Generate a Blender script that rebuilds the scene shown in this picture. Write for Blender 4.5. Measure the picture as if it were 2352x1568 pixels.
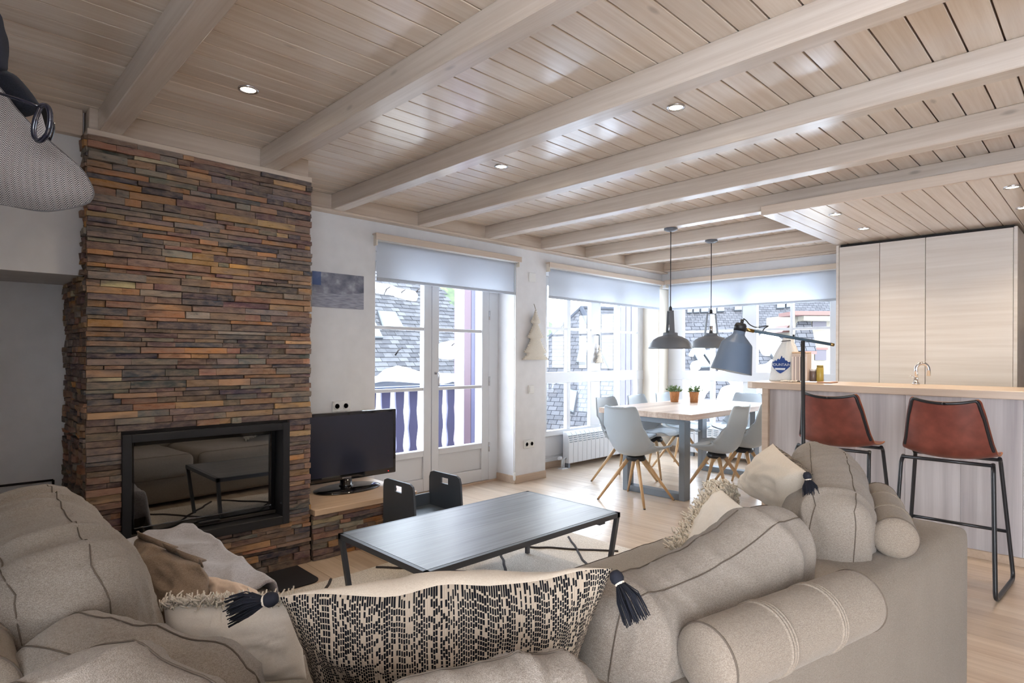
import bpy, bmesh, math, random
from mathutils import Vector, Matrix, noise
random.seed(7)
SC = bpy.context.scene
COL = SC.collection
PI = math.pi
for o in list(bpy.data.objects):
    bpy.data.objects.remove(o)

# ---------------------------------------------------------------- camera, sky, sun, exposure
TH = math.radians(45.7)
cam_data = bpy.data.cameras.new('camera')
cam_data.sensor_width = 36.0
cam_data.lens = 1356.0 / 2352.0 * 36.0
cam_data.shift_y = 32.0 / 2352.0
cam_data.clip_start = 0.02
cam_data.clip_end = 400
cam = bpy.data.objects.new('camera', cam_data)
COL.objects.link(cam)
cam.matrix_world = (Matrix.Translation((0, 0, 1.25)) @ Matrix.Rotation(TH, 4, 'Z')
                    @ Matrix.Rotation(PI / 2, 4, 'X') @ Matrix.Rotation(math.radians(0.25), 4, 'Z'))
SC.camera = cam
world = bpy.data.worlds.new('sky')
SC.world = world
world.use_nodes = True
wn = world.node_tree
bg = wn.nodes['Background']
tc = wn.nodes.new('ShaderNodeTexCoord')
sx = wn.nodes.new('ShaderNodeSeparateXYZ')
rp = wn.nodes.new('ShaderNodeValToRGB')
wn.links.new(tc.outputs['Generated'], sx.inputs[0])
wn.links.new(sx.outputs['Z'], rp.inputs[0])
wn.links.new(rp.outputs[0], bg.inputs['Color'])
rp.color_ramp.elements[0].position = 0.0
rp.color_ramp.elements[0].color = (0.90, 0.93, 0.96, 1)
rp.color_ramp.elements[1].position = 0.7
rp.color_ramp.elements[1].color = (0.66, 0.78, 0.95, 1)
SKY_STRENGTH = 4.6
bg.inputs['Strength'].default_value = SKY_STRENGTH
sun_data = bpy.data.lights.new('sun', 'SUN')
sun_data.energy = 2.6
sun_data.angle = math.radians(0.6)
sun_data.color = (1.0, 0.95, 0.88)
sun = bpy.data.objects.new('sun', sun_data)
COL.objects.link(sun)
sun.location = (8, -9, 12)
sun.rotation_euler = Vector((-0.50, 0.52, -0.62)).to_track_quat('-Z', 'Y').to_euler()
SC.view_settings.view_transform = 'Standard'
SC.view_settings.look = 'None'
SC.view_settings.gamma = 1.0
SC.view_settings.use_curve_mapping = False
SC.view_settings.exposure = 1.58
SC.cycles.max_bounces = 6
SC.cycles.diffuse_bounces = 3
SC.cycles.glossy_bounces = 3
SC.cycles.transmission_bounces = 3
SC.cycles.transparent_max_bounces = 12
SC.cycles.use_adaptive_sampling = True
SC.cycles.adaptive_threshold = 0.07
SC.cycles.sample_clamp_indirect = 6.0
SC.cycles.use_denoising = True

# ---------------------------------------------------------------- helpers
def srgb(r, g, b):
    def f(c):
        c /= 255.0
        return c / 12.92 if c <= 0.04045 else ((c + 0.055) / 1.055) ** 2.4
    return (f(r), f(g), f(b), 1.0)

class NT:
    """tiny node helper"""
    def __init__(s, name):
        s.m = bpy.data.materials.new(name)
        s.m.use_nodes = True
        s.t = s.m.node_tree
        s.b = s.t.nodes['Principled BSDF']
        s.out = s.t.nodes['Material Output']
    def n(s, typ, props=None, **ins):
        nd = s.t.nodes.new('ShaderNode' + typ)
        for k, v in (props or {}).items():
            setattr(nd, k, v)
        for k, v in ins.items():
            key = k.replace('_', ' ')
            if key.isdigit():
                key = int(key)
            sock = nd.inputs[key]
            if isinstance(v, bpy.types.NodeSocket):
                s.t.links.new(v, sock)
            else:
                sock.default_value = v
        return nd
    def math(s, op, a, b=None, c=None):
        nd = s.t.nodes.new('ShaderNodeMath')
        nd.operation = op
        for i, v in enumerate((a, b, c)):
            if v is None:
                continue
            if isinstance(v, bpy.types.NodeSocket):
                s.t.links.new(v, nd.inputs[i])
            else:
                nd.inputs[i].default_value = v
        return nd.outputs[0]
    def mix(s, fac, a, b, mode='MIX'):
        nd = s.t.nodes.new('ShaderNodeMix')
        nd.data_type = 'RGBA'
        nd.blend_type = mode
        for sock, v in ((nd.inputs[0], fac), (nd.inputs[6], a), (nd.inputs[7], b)):
            if isinstance(v, bpy.types.NodeSocket):
                s.t.links.new(v, sock)
            else:
                sock.default_value = v
        return nd.outputs[2]
    def ramp(s, fac, stops, interp='LINEAR'):
        nd = s.t.nodes.new('ShaderNodeValToRGB')
        nd.color_ramp.interpolation = interp
        e = nd.color_ramp.elements
        while len(e) < len(stops):
            e.new(0.5)
        for i, (p, c) in enumerate(stops):
            e[i].position = p
            e[i].color = c if len(c) == 4 else (*c, 1)
        s.t.links.new(fac, nd.inputs[0])
        return nd.outputs[0]
    def coord(s, scale=(1, 1, 1), kind='Object', rnd=0.0):
        tcn = s.t.nodes.new('ShaderNodeTexCoord')
        v = tcn.outputs[kind]
        if rnd:
            oi = s.t.nodes.new('ShaderNodeObjectInfo')
            mu = s.n('VectorMath', {'operation': 'SCALE'}, **{'0': (7.3, 11.1, 5.7)})
            s.t.links.new(oi.outputs['Random'], mu.inputs['Scale'])
            v = s.n('VectorMath', {'operation': 'ADD'}, **{'0': v, '1': mu.outputs[0]}).outputs[0]
        mp = s.n('Mapping', None, Vector=v, Scale=scale)
        return mp.outputs[0]
    def set(s, **kw):
        names = {'color': 'Base Color', 'rough': 'Roughness', 'metal': 'Metallic', 'spec': 'Specular IOR Level',
                 'coat': 'Coat Weight', 'coatr': 'Coat Roughness', 'sheen': 'Sheen Weight', 'trans': 'Transmission Weight'}
        for k, v in kw.items():
            sock = s.b.inputs[names[k]]
            if isinstance(v, bpy.types.NodeSocket):
                s.t.links.new(v, sock)
            else:
                sock.default_value = v
        return s
    def bump(s, h, strength=0.2, dist=0.005):
        b = s.n('Bump', None, Strength=strength, Distance=dist, Height=h)
        s.t.links.new(b.outputs[0], s.b.inputs['Normal'])

def plain(name, c, rough=0.5, metal=0.0, spec=0.5, coat=0.0):
    return NT(name).set(color=c, rough=rough, metal=metal, spec=spec, coat=coat).m

def wood(name, light, dark, axis, rough=0.45, rnd=1.0, var=0.14, knots=0.0, fine=55.0, bump=0.06, spec=0.5, coat=0.0, coatr=0.2, lo=0.38, hi=0.66):
    """wood grain running along one object axis; each board shifted by its own random number"""
    k = NT(name)
    s = [fine] * 3
    s[axis] = fine * 0.03
    g = k.n('TexNoise', None, Vector=k.coord(tuple(s), rnd=rnd), Scale=1.0, Detail=5.0, Roughness=0.62)
    s2 = [6.0] * 3
    s2[axis] = 0.5
    g2 = k.n('TexNoise', None, Vector=k.coord(tuple(s2), rnd=rnd), Scale=1.0, Detail=2.0)
    f = k.math('ADD', k.math('MULTIPLY', g.outputs[0], 0.6), k.math('MULTIPLY', g2.outputs[0], 0.4))
    c = k.ramp(f, [(lo, dark), (hi, light)])
    if knots:
        s3 = [9.0] * 3
        s3[axis] = 3.2
        v = k.n('TexVoronoi', None, Vector=k.coord(tuple(s3), rnd=rnd), Scale=1.0)
        kn = k.ramp(v.outputs['Distance'], [(0.05, (1, 1, 1)), (0.13, (0, 0, 0))])
        sel = k.math('GREATER_THAN', k.n('SeparateColor', None, Color=v.outputs['Color']).outputs[0], 0.70)
        c = k.mix(k.math('MULTIPLY', k.math('MULTIPLY', kn, sel), knots), c, tuple(x * 0.45 for x in dark[:3]) + (1,))
    if var:
        oi = k.t.nodes.new('ShaderNodeObjectInfo')
        hs = k.n('HueSaturation', None, Color=c, Value=k.math('ADD', k.math('MULTIPLY', oi.outputs['Random'], var), 1.0 - var / 2))
        c = hs.outputs[0]
    k.set(color=c, rough=rough, spec=spec, coat=coat, coatr=coatr)
    if bump:
        k.bump(g.outputs[0], bump, 0.004)
    return k.m

def fabric(name, c1, c2, scale=650.0, rough=0.92, bump=0.35, weave=True, sheen=0.15):
    """linen-like cloth: crossing threads plus slubs"""
    k = NT(name)
    co = k.coord((1, 1, 1))
    n1 = k.n('TexNoise', None, Vector=co, Scale=5.0, Detail=3.0)
    vo = k.n('TexVoronoi', None, Vector=co, Scale=scale)
    n2 = k.n('TexNoise', None, Vector=k.coord((scale * 0.25, scale * 0.25, scale * 0.9)), Scale=1.0, Detail=2.0)
    f = k.math('ADD', k.math('MULTIPLY', vo.outputs['Distance'], 0.6), k.math('MULTIPLY', n2.outputs[0], 0.5))
    f = k.math('ADD', f, k.math('MULTIPLY', n1.outputs[0], 0.25))
    c = k.ramp(f, [(0.35, c1), (0.85, c2)])
    k.set(color=c, rough=rough, spec=0.15, sheen=sheen)
    k.bump(f, bump, 0.002)
    return k.m

# ---------------------------------------------------------------- mesh building
ROOTS = {}
class MB:
    def __init__(s):
        s.v = []
        s.f = []
        s.sm = []
        s.uv = None
        s.col = None
    def add(s, vs, fs, smooth=False):
        o = len(s.v)
        s.v += [Vector(p) for p in vs]
        s.f += [tuple(i + o for i in q) for q in fs]
        s.sm += [smooth] * len(fs)
        return s
    def box(s, x0, y0, z0, x1, y1, z1, M=None):
        x0, x1 = min(x0, x1), max(x0, x1)
        y0, y1 = min(y0, y1), max(y0, y1)
        z0, z1 = min(z0, z1), max(z0, z1)
        vs = [Vector(p) for p in ((x0, y0, z0), (x1, y0, z0), (x1, y1, z0), (x0, y1, z0), (x0, y0, z1), (x1, y0, z1), (x1, y1, z1), (x0, y1, z1))]
        if M is not None:
            vs = [M @ p for p in vs]
        return s.add(vs, [(0, 3, 2, 1), (4, 5, 6, 7), (0, 1, 5, 4), (1, 2, 6, 5), (2, 3, 7, 6), (3, 0, 4, 7)])
    def bar(s, a, b, w, h, up=(0, 0, 1)):
        """square bar from a to b"""
        a, b = Vector(a), Vector(b)
        d = (b - a).normalized()
        up = Vector(up)
        if abs(d.dot(up)) > 0.95:
            up = Vector((1, 0, 0))
        x = d.cross(up).normalized() * (w / 2)
        y = x.cross(d).normalized() * (h / 2)
        vs = [a - x - y, a + x - y, a + x + y, a - x + y, b - x - y, b + x - y, b + x + y, b - x + y]
        return s.add(vs, [(0, 3, 2, 1), (4, 5, 6, 7), (0, 1, 5, 4), (1, 2, 6, 5), (2, 3, 7, 6), (3, 0, 4, 7)])
    def tube(s, pts, r, n=10, closed=False, r2=None):
        pts = [Vector(p) for p in pts]
        m = len(pts)
        rr = r if isinstance(r, (list, tuple)) else [r] * m
        if r2 is not None:
            rr = [r + (r2 - r) * i / (m - 1) for i in range(m)]
        tang = []
        for i in range(m):
            if closed:
                t = pts[(i + 1) % m] - pts[i - 1]
            else:
                t = pts[min(i + 1, m - 1)] - pts[max(i - 1, 0)]
            tang.append(t.normalized() if t.length > 1e-9 else Vector((0, 0, 1)))
        ref = Vector((0, 0, 1)) if abs(tang[0].z) < 0.9 else Vector((1, 0, 0))
        nx = tang[0].cross(ref).normalized()
        vs, fs = [], []
        for i in range(m):
            if i:
                ax = tang[i - 1].cross(tang[i])
                if ax.length > 1e-6:
                    nx = Matrix.Rotation(tang[i - 1].angle(tang[i]), 3, ax.normalized()) @ nx
            nx = (nx - tang[i] * nx.dot(tang[i])).normalized()
            ny = tang[i].cross(nx)
            for j in range(n):
                a = 2 * PI * j / n
                vs.append(pts[i] + (nx * math.cos(a) + ny * math.sin(a)) * rr[i])
        rings = m if closed else m - 1
        for i in range(rings):
            for j in range(n):
                a, b = i * n + j, i * n + (j + 1) % n
                c, d = ((i + 1) % m) * n + (j + 1) % n, ((i + 1) % m) * n + j
                fs.append((a, b, c, d))
        s.add(vs, fs, True)
        if not closed:
            o = len(s.v) - len(vs)
            s.f.append(tuple(o + j for j in reversed(range(n))))
            s.f.append(tuple(o + (m - 1) * n + j for j in range(n)))
            s.sm += [False, False]
        return s
    def lathe(s, prof, n=24, M=None, caps=True):
        vs, fs = [], []
        for (r, z) in prof:
            for j in range(n):
                a = 2 * PI * j / n
                p = Vector((r * math.cos(a), r * math.sin(a), z))
                vs.append(M @ p if M is not None else p)
        for i in range(len(prof) - 1):
            for j in range(n):
                fs.append((i * n + j, i * n + (j + 1) % n, (i + 1) * n + (j + 1) % n, (i + 1) * n + j))
        s.add(vs, fs, True)
        if caps:
            o = len(s.v) - len(vs)
            if prof[0][0] > 1e-4:
                s.f.append(tuple(o + j for j in reversed(range(n))))
                s.sm.append(False)
            if prof[-1][0] > 1e-4:
                s.f.append(tuple(o + (len(prof) - 1) * n + j for j in range(n)))
                s.sm.append(False)
        return s
    def prism(s, poly, ext, smooth=False):
        """polygon (3D points) swept along ext"""
        poly = [Vector(p) for p in poly]
        ext = Vector(ext)
        n = len(poly)
        vs = poly + [p + ext for p in poly]
        fs = [tuple(reversed(range(n))), tuple(range(n, 2 * n))]
        fs += [(i, (i + 1) % n, n + (i + 1) % n, n + i) for i in range(n)]
        return s.add(vs, fs, smooth)
    def mesh(s, name, mat, bevel=0.0, seg=1):
        me = bpy.data.meshes.new(name)
        me.from_pydata(s.v, [], s.f)
        me.polygons.foreach_set('use_smooth', s.sm)
        if s.uv:
            uvl = me.uv_layers.new(name='UVMap')
            for lp in me.loops:
                uvl.data[lp.index].uv = s.uv[lp.vertex_index]
        bm = bmesh.new()
        bm.from_mesh(me)
        if bevel:
            es = [e for e in bm.edges if len(e.link_faces) == 2 and e.calc_face_angle(0) > 0.6]
            bmesh.ops.bevel(bm, geom=es, offset=bevel, segments=seg, affect='EDGES', profile=0.5, clamp_overlap=True)
        bmesh.ops.recalc_face_normals(bm, faces=bm.faces)
        bm.to_mesh(me)
        bm.free()
        if mat is not None:
            me.materials.append(mat)
        return me
    def build(s, name, mat, parent=None, bevel=0.0, seg=1):
        return link(name, s.mesh(name, mat, bevel, seg), parent)

def link(name, me, parent=None):
    o = bpy.data.objects.new(name, me)
    COL.objects.link(o)
    if parent is not None:
        attach(o, parent)
    return o

def attach(o, parent):
    o.parent = parent
    p = parent
    while p is not None and p.name not in ROOTS:
        p = p.parent
    if p is not None and parent.name in ROOTS:
        o.matrix_parent_inverse = ROOTS[parent.name].inverted()

def tag(o, label=None, cat=None, group=None, kind=None):
    if label:
        o['label'] = label
    if cat:
        o['category'] = cat
    if group:
        o['group'] = group
    if kind:
        o['kind'] = kind
    return o

def thing(name, label, cat, loc=(0, 0, 0), rz=0.0, group=None, kind=None):
    """an Empty at the base of a thing that parents its parts"""
    o = bpy.data.objects.new(name, None)
    o.empty_display_size = 0.05
    COL.objects.link(o)
    o.location = loc
    o.rotation_euler = (0, 0, rz)
    ROOTS[o.name] = Matrix.Translation(loc) @ Matrix.Rotation(rz, 4, 'Z')
    return tag(o, label, cat, group, kind)

def copy_tree(o, parent=None):
    c = o.copy()
    COL.objects.link(c)
    if parent is not None:
        c.parent = parent
    for ch in list(o.children):
        copy_tree(ch, c)
    return c

def smooth_path(pts, k=6):
    """Catmull-Rom through the points"""
    P = [Vector(p) for p in pts]
    out = []
    for i in range(len(P) - 1):
        a, b, c, d = P[max(i - 1, 0)], P[i], P[i + 1], P[min(i + 2, len(P) - 1)]
        for j in range(k):
            t = j / k
            out.append(0.5 * ((2 * b) + (c - a) * t + (2 * a - 5 * b + 4 * c - d) * t * t + (3 * b - a - 3 * c + d) * t ** 3))
    out.append(P[-1])
    return out

def fillet(pts, r, k=5):
    """round the corners of a polyline"""
    P = [Vector(p) for p in pts]
    out = [P[0]]
    for i in range(1, len(P) - 1):
        a, b, c = P[i - 1], P[i], P[i + 1]
        u, v = (a - b), (c - b)
        q = min(r, u.length * 0.45, v.length * 0.45)
        s, e = b + u.normalized() * q, b + v.normalized() * q
        for j in range(k + 1):
            t = j / k
            out.append((1 - t) ** 2 * s + 2 * t * (1 - t) * b + t * t * e)
    out.append(P[-1])
    return out
# ---------------------------------------------------------------- materials
M = {}
M['ceil'] = wood('whitewashed_pine', srgb(242, 229, 214), srgb(219, 199, 178), 1, rough=0.35, coat=1.0, coatr=0.17, knots=0.55, fine=45, var=0.13, bump=0.03)
M['beam'] = wood('whitewashed_beam', srgb(226, 213, 199), srgb(202, 185, 168), 0, rough=0.42, coat=0.9, coatr=0.2, knots=0.6, fine=40, var=0.08, bump=0.04)
M['trim'] = wood('whitewashed_trim', srgb(222, 206, 189), srgb(204, 184, 165), 1, rough=0.45, knots=0.25, fine=40, var=0.05)
M['trimx'] = wood('whitewashed_trim_cross', srgb(222, 206, 189), srgb(204, 184, 165), 0, rough=0.45, knots=0.25, fine=40, var=0.05)
M['floor'] = wood('oak_floor', srgb(224, 203, 180), srgb(196, 170, 145), 0, rough=0.3, coat=0.5, coatr=0.2, knots=0.2, fine=38, var=0.14, bump=0.03, spec=0.6)
M['oakshelf'] = wood('oak_shelf', srgb(226, 198, 168), srgb(206, 174, 142), 1, rough=0.4, fine=40, var=0.0)
M['counter'] = wood('counter_oak', srgb(216, 196, 178), srgb(196, 174, 154), 0, rough=0.35, fine=40, var=0.0)
M['skirt'] = wood('skirting', srgb(205, 182, 160), srgb(186, 162, 140), 1, rough=0.5, fine=40, var=0.0)
M['cabinet'] = wood('bleached_oak', srgb(224, 217, 209), srgb(204, 193, 182), 0, rough=0.5, fine=30, var=0.04, lo=0.34, hi=0.7)
M['weathered'] = wood('weathered_board', srgb(206, 200, 200), srgb(150, 142, 145), 2, rough=0.6, fine=16, var=0.06, bump=0.12, lo=0.30, hi=0.64)
M['tabletop'] = wood('butcher_oak', srgb(230, 213, 197), srgb(192, 166, 148), 1, rough=0.35, fine=34, var=0.22)
M['coffee'] = wood('black_brown_oak', srgb(112, 114, 120), srgb(58, 60, 66), 1, rough=0.45, fine=60, var=0.0, bump=0.3, spec=0.7, coat=0.5, coatr=0.34)
M['beech'] = wood('beech', srgb(222, 188, 144), srgb(200, 160, 116), 2, rough=0.4, fine=40, var=0.1)

k = NT('plaster_white')
nz = k.n('TexNoise', None, Vector=k.coord(), Scale=9.0, Detail=5.0)
k.set(color=k.ramp(nz.outputs[0], [(0.3, srgb(226, 224, 224)), (0.7, srgb(233, 231, 231))]), rough=0.85, spec=0.2)
k.bump(k.n('TexNoise', None, Vector=k.coord(), Scale=160.0, Detail=3.0).outputs[0], 0.08, 0.002)
M['wall'] = k.m
M['white'] = plain('white_lacquer', srgb(218, 218, 220), 0.35)
M['whitemat'] = plain('white_plastic', srgb(232, 230, 226), 0.5)
M['cream'] = plain('cream_paint', srgb(232, 222, 206), 0.6)
M['black'] = plain('black_steel', srgb(38, 39, 43), 0.42, spec=0.4)
M['blackgloss'] = plain('black_gloss', srgb(14, 15, 20), 0.07, coat=0.6)
M['iron'] = plain('wrought_iron', srgb(46, 42, 42), 0.5, metal=0.6)
M['tubeblack'] = plain('black_tube', srgb(30, 31, 36), 0.35)
M['darksteel'] = plain('dark_table_steel', srgb(96, 101, 108), 0.45, metal=0.3)
M['greysteel'] = plain('grey_steel', srgb(136, 144, 152), 0.4, metal=0.5)
M['chrome'] = plain('chrome', srgb(225, 226, 230), 0.08, metal=1.0)
M['satin'] = plain('satin_nickel', srgb(200, 200, 204), 0.25, metal=1.0)
M['brass'] = plain('brass', srgb(176, 146, 92), 0.3, metal=1.0)
M['chair'] = plain('grey_blue_plastic', srgb(176, 186, 194), 0.42)
M['pad'] = plain('pale_blue_pad', srgb(196, 206, 214), 0.5)
M['shade'] = plain('slate_blue_enamel', srgb(96, 112, 134), 0.45)
M['pendant'] = plain('grey_enamel', srgb(112, 116, 124), 0.4)
M['pendantin'] = plain('pale_enamel', srgb(206, 206, 204), 0.5)
M['darkpanel'] = plain('charcoal_board', srgb(78, 86, 96), 0.45)
M['gasket'] = plain('dark_gap', srgb(40, 36, 34), 0.8)
M['gap'] = plain('plank_gap', srgb(104, 80, 60), 0.8)
M['red'] = plain('dark_red', srgb(120, 22, 34), 0.6)

k = NT('leather_brown')
nz = k.n('TexNoise', None, Vector=k.coord(), Scale=14.0, Detail=4.0)
k.set(color=k.ramp(nz.outputs[0], [(0.35, srgb(104, 51, 42)), (0.7, srgb(130, 69, 57))]), rough=0.38, spec=0.5)
k.bump(k.n('TexVoronoi', None, Vector=k.coord(), Scale=420.0).outputs['Distance'], 0.12, 0.001)
M['leather'] = k.m
M['leatheredge'] = plain('leather_edge', srgb(176, 112, 66), 0.6)

def glass_mat(name, tint=(1, 1, 1, 1), gloss=0.5):
    k = NT(name)
    tr = k.n('BsdfTransparent', None, Color=tint)
    gl = k.n('BsdfGlossy', None, Color=(1, 1, 1, 1), Roughness=0.01)
    fr = k.n('Fresnel', None, IOR=1.45)
    mx = k.n('MixShader', None, **{'0': k.math('MULTIPLY', fr.outputs[0], gloss), '1': tr.outputs[0], '2': gl.outputs[0]})
    k.t.links.new(mx.outputs[0], k.out.inputs[0])
    k.t.nodes.remove(k.b)
    return k.m
M['pane'] = glass_mat('window_glass', (0.97, 0.985, 0.99, 1), 0.06)
M['fireglass'] = glass_mat('smoked_fire_glass', (0.10, 0.11, 0.13, 1), 9.0)
M['clearglass'] = glass_mat('clear_glass', (0.95, 0.95, 0.95, 1), 1.0)

k = NT('roller_blind_cloth')
di = k.n('BsdfDiffuse', None, Color=srgb(222, 224, 228))
tl = k.n('BsdfTranslucent', None, Color=srgb(226, 230, 236))
tp = k.n('BsdfTransparent', None)
m1 = k.n('MixShader', None, **{'0': 0.5, '1': di.outputs[0], '2': tl.outputs[0]})
m2 = k.n('MixShader', None, **{'0': 0.06, '1': m1.outputs[0], '2': tp.outputs[0]})
k.t.links.new(m2.outputs[0], k.out.inputs[0])
k.t.nodes.remove(k.b)
M['blind'] = k.m

M['linen'] = fabric('linen_taupe', srgb(116, 106, 97), srgb(161, 151, 141))
M['linen2'] = fabric('linen_sofa', srgb(122, 110, 99), srgb(154, 142, 129), scale=520)
M['linenbrown'] = fabric('linen_brown', srgb(112, 92, 76), srgb(150, 132, 114), bump=0.2)
M['cotton'] = fabric('cream_cotton', srgb(214, 198, 178), srgb(236, 224, 208), bump=0.12, scale=800)
M['cottonw'] = fabric('white_cotton', srgb(226, 219, 210), srgb(242, 237, 230), bump=0.12, scale=800)
M['fringe'] = fabric('fringe_wool', srgb(222, 208, 188), srgb(244, 237, 225), bump=0.1, scale=300)
M['peach'] = fabric('peach_cotton', srgb(220, 192, 168), srgb(238, 216, 196), bump=0.1, scale=800)
M['throw'] = fabric('grey_fleece', srgb(140, 134, 136), srgb(186, 182, 186), bump=0.2, scale=260, sheen=0.6)
M['tassel'] = plain('navy_yarn', srgb(22, 25, 38), 0.85)
M['piping'] = plain('seam_thread', srgb(98, 87, 77), 0.9)
M['felt'] = fabric('cream_felt', srgb(206, 196, 180), srgb(228, 220, 206), bump=0.1, scale=400)
M['feltstitch'] = plain('felt_stitch', srgb(150, 138, 122), 0.9)
M['blackfelt'] = fabric('black_felt', srgb(16, 17, 22), srgb(34, 36, 44), bump=0.15, scale=500)

k = NT('rug_wool')
vo = k.n('TexVoronoi', None, Vector=k.coord(), Scale=140.0)
k.set(color=k.ramp(vo.outputs['Distance'], [(0.2, srgb(206, 196, 184)), (0.7, srgb(238, 230, 220))]), rough=0.95, spec=0.1)
k.bump(vo.outputs['Distance'], 0.5, 0.004)
M['rug'] = k.m
M['rugline'] = plain('rug_line_wool', srgb(74, 70, 72), 0.95)

# stone strips take their colour from the mesh, grain from noise
k = NT('slate_stone')
at = k.n('Attribute', {'attribute_name': 'stone'})
co = k.coord((18, 18, 55))
nz = k.n('TexNoise', None, Vector=co, Scale=1.0, Detail=6.0, Roughness=0.65)
nb = k.n('TexNoise', None, Vector=k.coord((5, 5, 16)), Scale=1.0, Detail=3.0)
c = k.mix(k.ramp(nb.outputs[0], [(0.46, (0, 0, 0)), (0.66, (0.75, 0.75, 0.75))]), at.outputs['Color'], srgb(112, 100, 94))
c2 = k.mix(k.ramp(nz.outputs[0], [(0.42, (0, 0, 0)), (0.78, (0.6, 0.6, 0.6))]), c, srgb(176, 150, 128))
c3 = k.mix(k.ramp(nz.outputs[0], [(0.24, (0.75, 0.75, 0.75)), (0.42, (0, 0, 0))]), c2, srgb(58, 52, 54))
k.set(color=c3, rough=0.72, spec=0.35)
k.bump(nz.outputs[0], 0.8, 0.006)
M['stone'] = k.m
M['mortar'] = plain('dark_backing', srgb(44, 40, 38), 0.95)

k = NT('knit_stripe')
uv = k.n('TexCoord').outputs['UV']
se = k.n('SeparateXYZ', None, Vector=uv)
NC, NR = 138.0, 62.0
wob = k.n('TexNoise', None, Vector=uv, Scale=7.0, Detail=2.0)
u = k.math('ADD', k.math('MULTIPLY', se.outputs[0], NC), k.math('MULTIPLY', wob.outputs[0], 1.2))
colf = k.math('FLOOR', u)
w1 = k.n('TexWhiteNoise', {'noise_dimensions': '1D'}, W=colf)
v = k.math('ADD', k.math('MULTIPLY', se.outputs[1], NR), k.math('MULTIPLY', w1.outputs[0], 5.0))
rowf = k.math('FLOOR', v)
cv = k.n('CombineXYZ', None, X=colf, Y=rowf)
w2 = k.n('TexWhiteNoise', {'noise_dimensions': '2D'}, Vector=cv.outputs[0])
w3 = k.n('TexWhiteNoise', {'noise_dimensions': '1D'}, W=k.math('ADD', colf, 91.7))
inx = k.math('LESS_THAN', k.math('ABSOLUTE', k.math('SUBTRACT', k.math('FRACT', u), 0.5)), k.math('ADD', 0.30, k.math('MULTIPLY', w3.outputs[0], 0.18)))
iny = k.math('LESS_THAN', k.math('FRACT', v), 0.80)
pres = k.math('LESS_THAN', w2.outputs[0], k.math('ADD', 0.48, k.math('MULTIPLY', w1.outputs[0], 0.75)))
bl = k.math('MULTIPLY', k.math('MULTIPLY', inx, iny), pres)
k.set(color=k.mix(bl, srgb(184, 169, 152), srgb(24, 25, 31)), rough=0.95, spec=0.1)
hh = k.math('ADD', k.math('ABSOLUTE', k.math('SUBTRACT', k.math('FRACT', u), 0.5)), k.math('ABSOLUTE', k.math('SUBTRACT', k.math('FRACT', v), 0.5)))
k.bump(hh, 0.6, 0.003)
M['knit'] = k.m

k = NT('herringbone_tweed')
uv = k.n('TexCoord').outputs['UV']
se = k.n('SeparateXYZ', None, Vector=uv)
tri = k.math('PINGPONG', k.math('MULTIPLY', se.outputs[0], 64.0), 1.0)
st = k.math('FRACT', k.math('ADD', k.math('MULTIPLY', se.outputs[1], 92.0), k.math('MULTIPLY', tri, 1.9)))
nz = k.n('TexNoise', None, Vector=uv, Scale=420.0, Detail=2.0)
fr = k.math('GREATER_THAN', k.math('ADD', st, k.math('MULTIPLY', k.math('SUBTRACT', nz.outputs[0], 0.5), 0.5)), 0.5)
k.set(color=k.mix(fr, srgb(32, 31, 36), srgb(178, 172, 170)), rough=0.95, spec=0.1, sheen=0.3)
k.bump(st, 0.25, 0.001)
M['tweed'] = k.m

k = NT('snow_photo_print')
uv = k.n('TexCoord').outputs['UV']
se = k.n('SeparateXYZ', None, Vector=uv)
nz = k.n('TexNoise', None, Vector=k.n('Mapping', None, Vector=uv, Scale=(3.0, 2.2, 1), Rotation=(0, 0, 0.6)).outputs[0], Scale=1.3, Detail=5.0)
cl = k.ramp(nz.outputs[0], [(0.3, srgb(96, 100, 116)), (0.52, srgb(150, 152, 166)), (0.7, srgb(216, 218, 228))])
blu = k.math('MULTIPLY', k.math('LESS_THAN', se.outputs[0], 0.16), k.math('GREATER_THAN', se.outputs[1], 0.62))
cl = k.mix(k.math('MULTIPLY', blu, 0.8), cl, srgb(60, 92, 150))
cl = k.mix(k.math('MULTIPLY', k.math('SMOOTH_MIN', se.outputs[0], 1.0, 0.1), 0.45), cl, srgb(84, 88, 104))
hl = k.math('ADD', 0.40, k.math('MULTIPLY', k.math('MAXIMUM', k.math('SUBTRACT', se.outputs[0], 0.55), 0.0), 0.22))
gr = k.math('LESS_THAN', se.outputs[1], hl)
n2 = k.n('TexNoise', None, Vector=k.n('Mapping', None, Vector=uv, Scale=(4.0, 16.0, 1), Rotation=(0, 0, 0.35)).outputs[0], Scale=1.5, Detail=3.0)
sn = k.ramp(n2.outputs[0], [(0.35, srgb(140, 142, 156)), (0.65, srgb(176, 178, 190))])
k.set(color=k.mix(gr, cl, sn), rough=0.4)
M['photo'] = k.m

def emit(name, c, s):
    k = NT(name)
    e = k.n('Emission', None, Color=c, Strength=s)
    k.t.links.new(e.outputs[0], k.out.inputs[0])
    k.t.nodes.remove(k.b)
    return k.m
M['lens'] = emit('spot_lens', (1.0, 0.86, 0.62, 1), 14.0)

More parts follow.
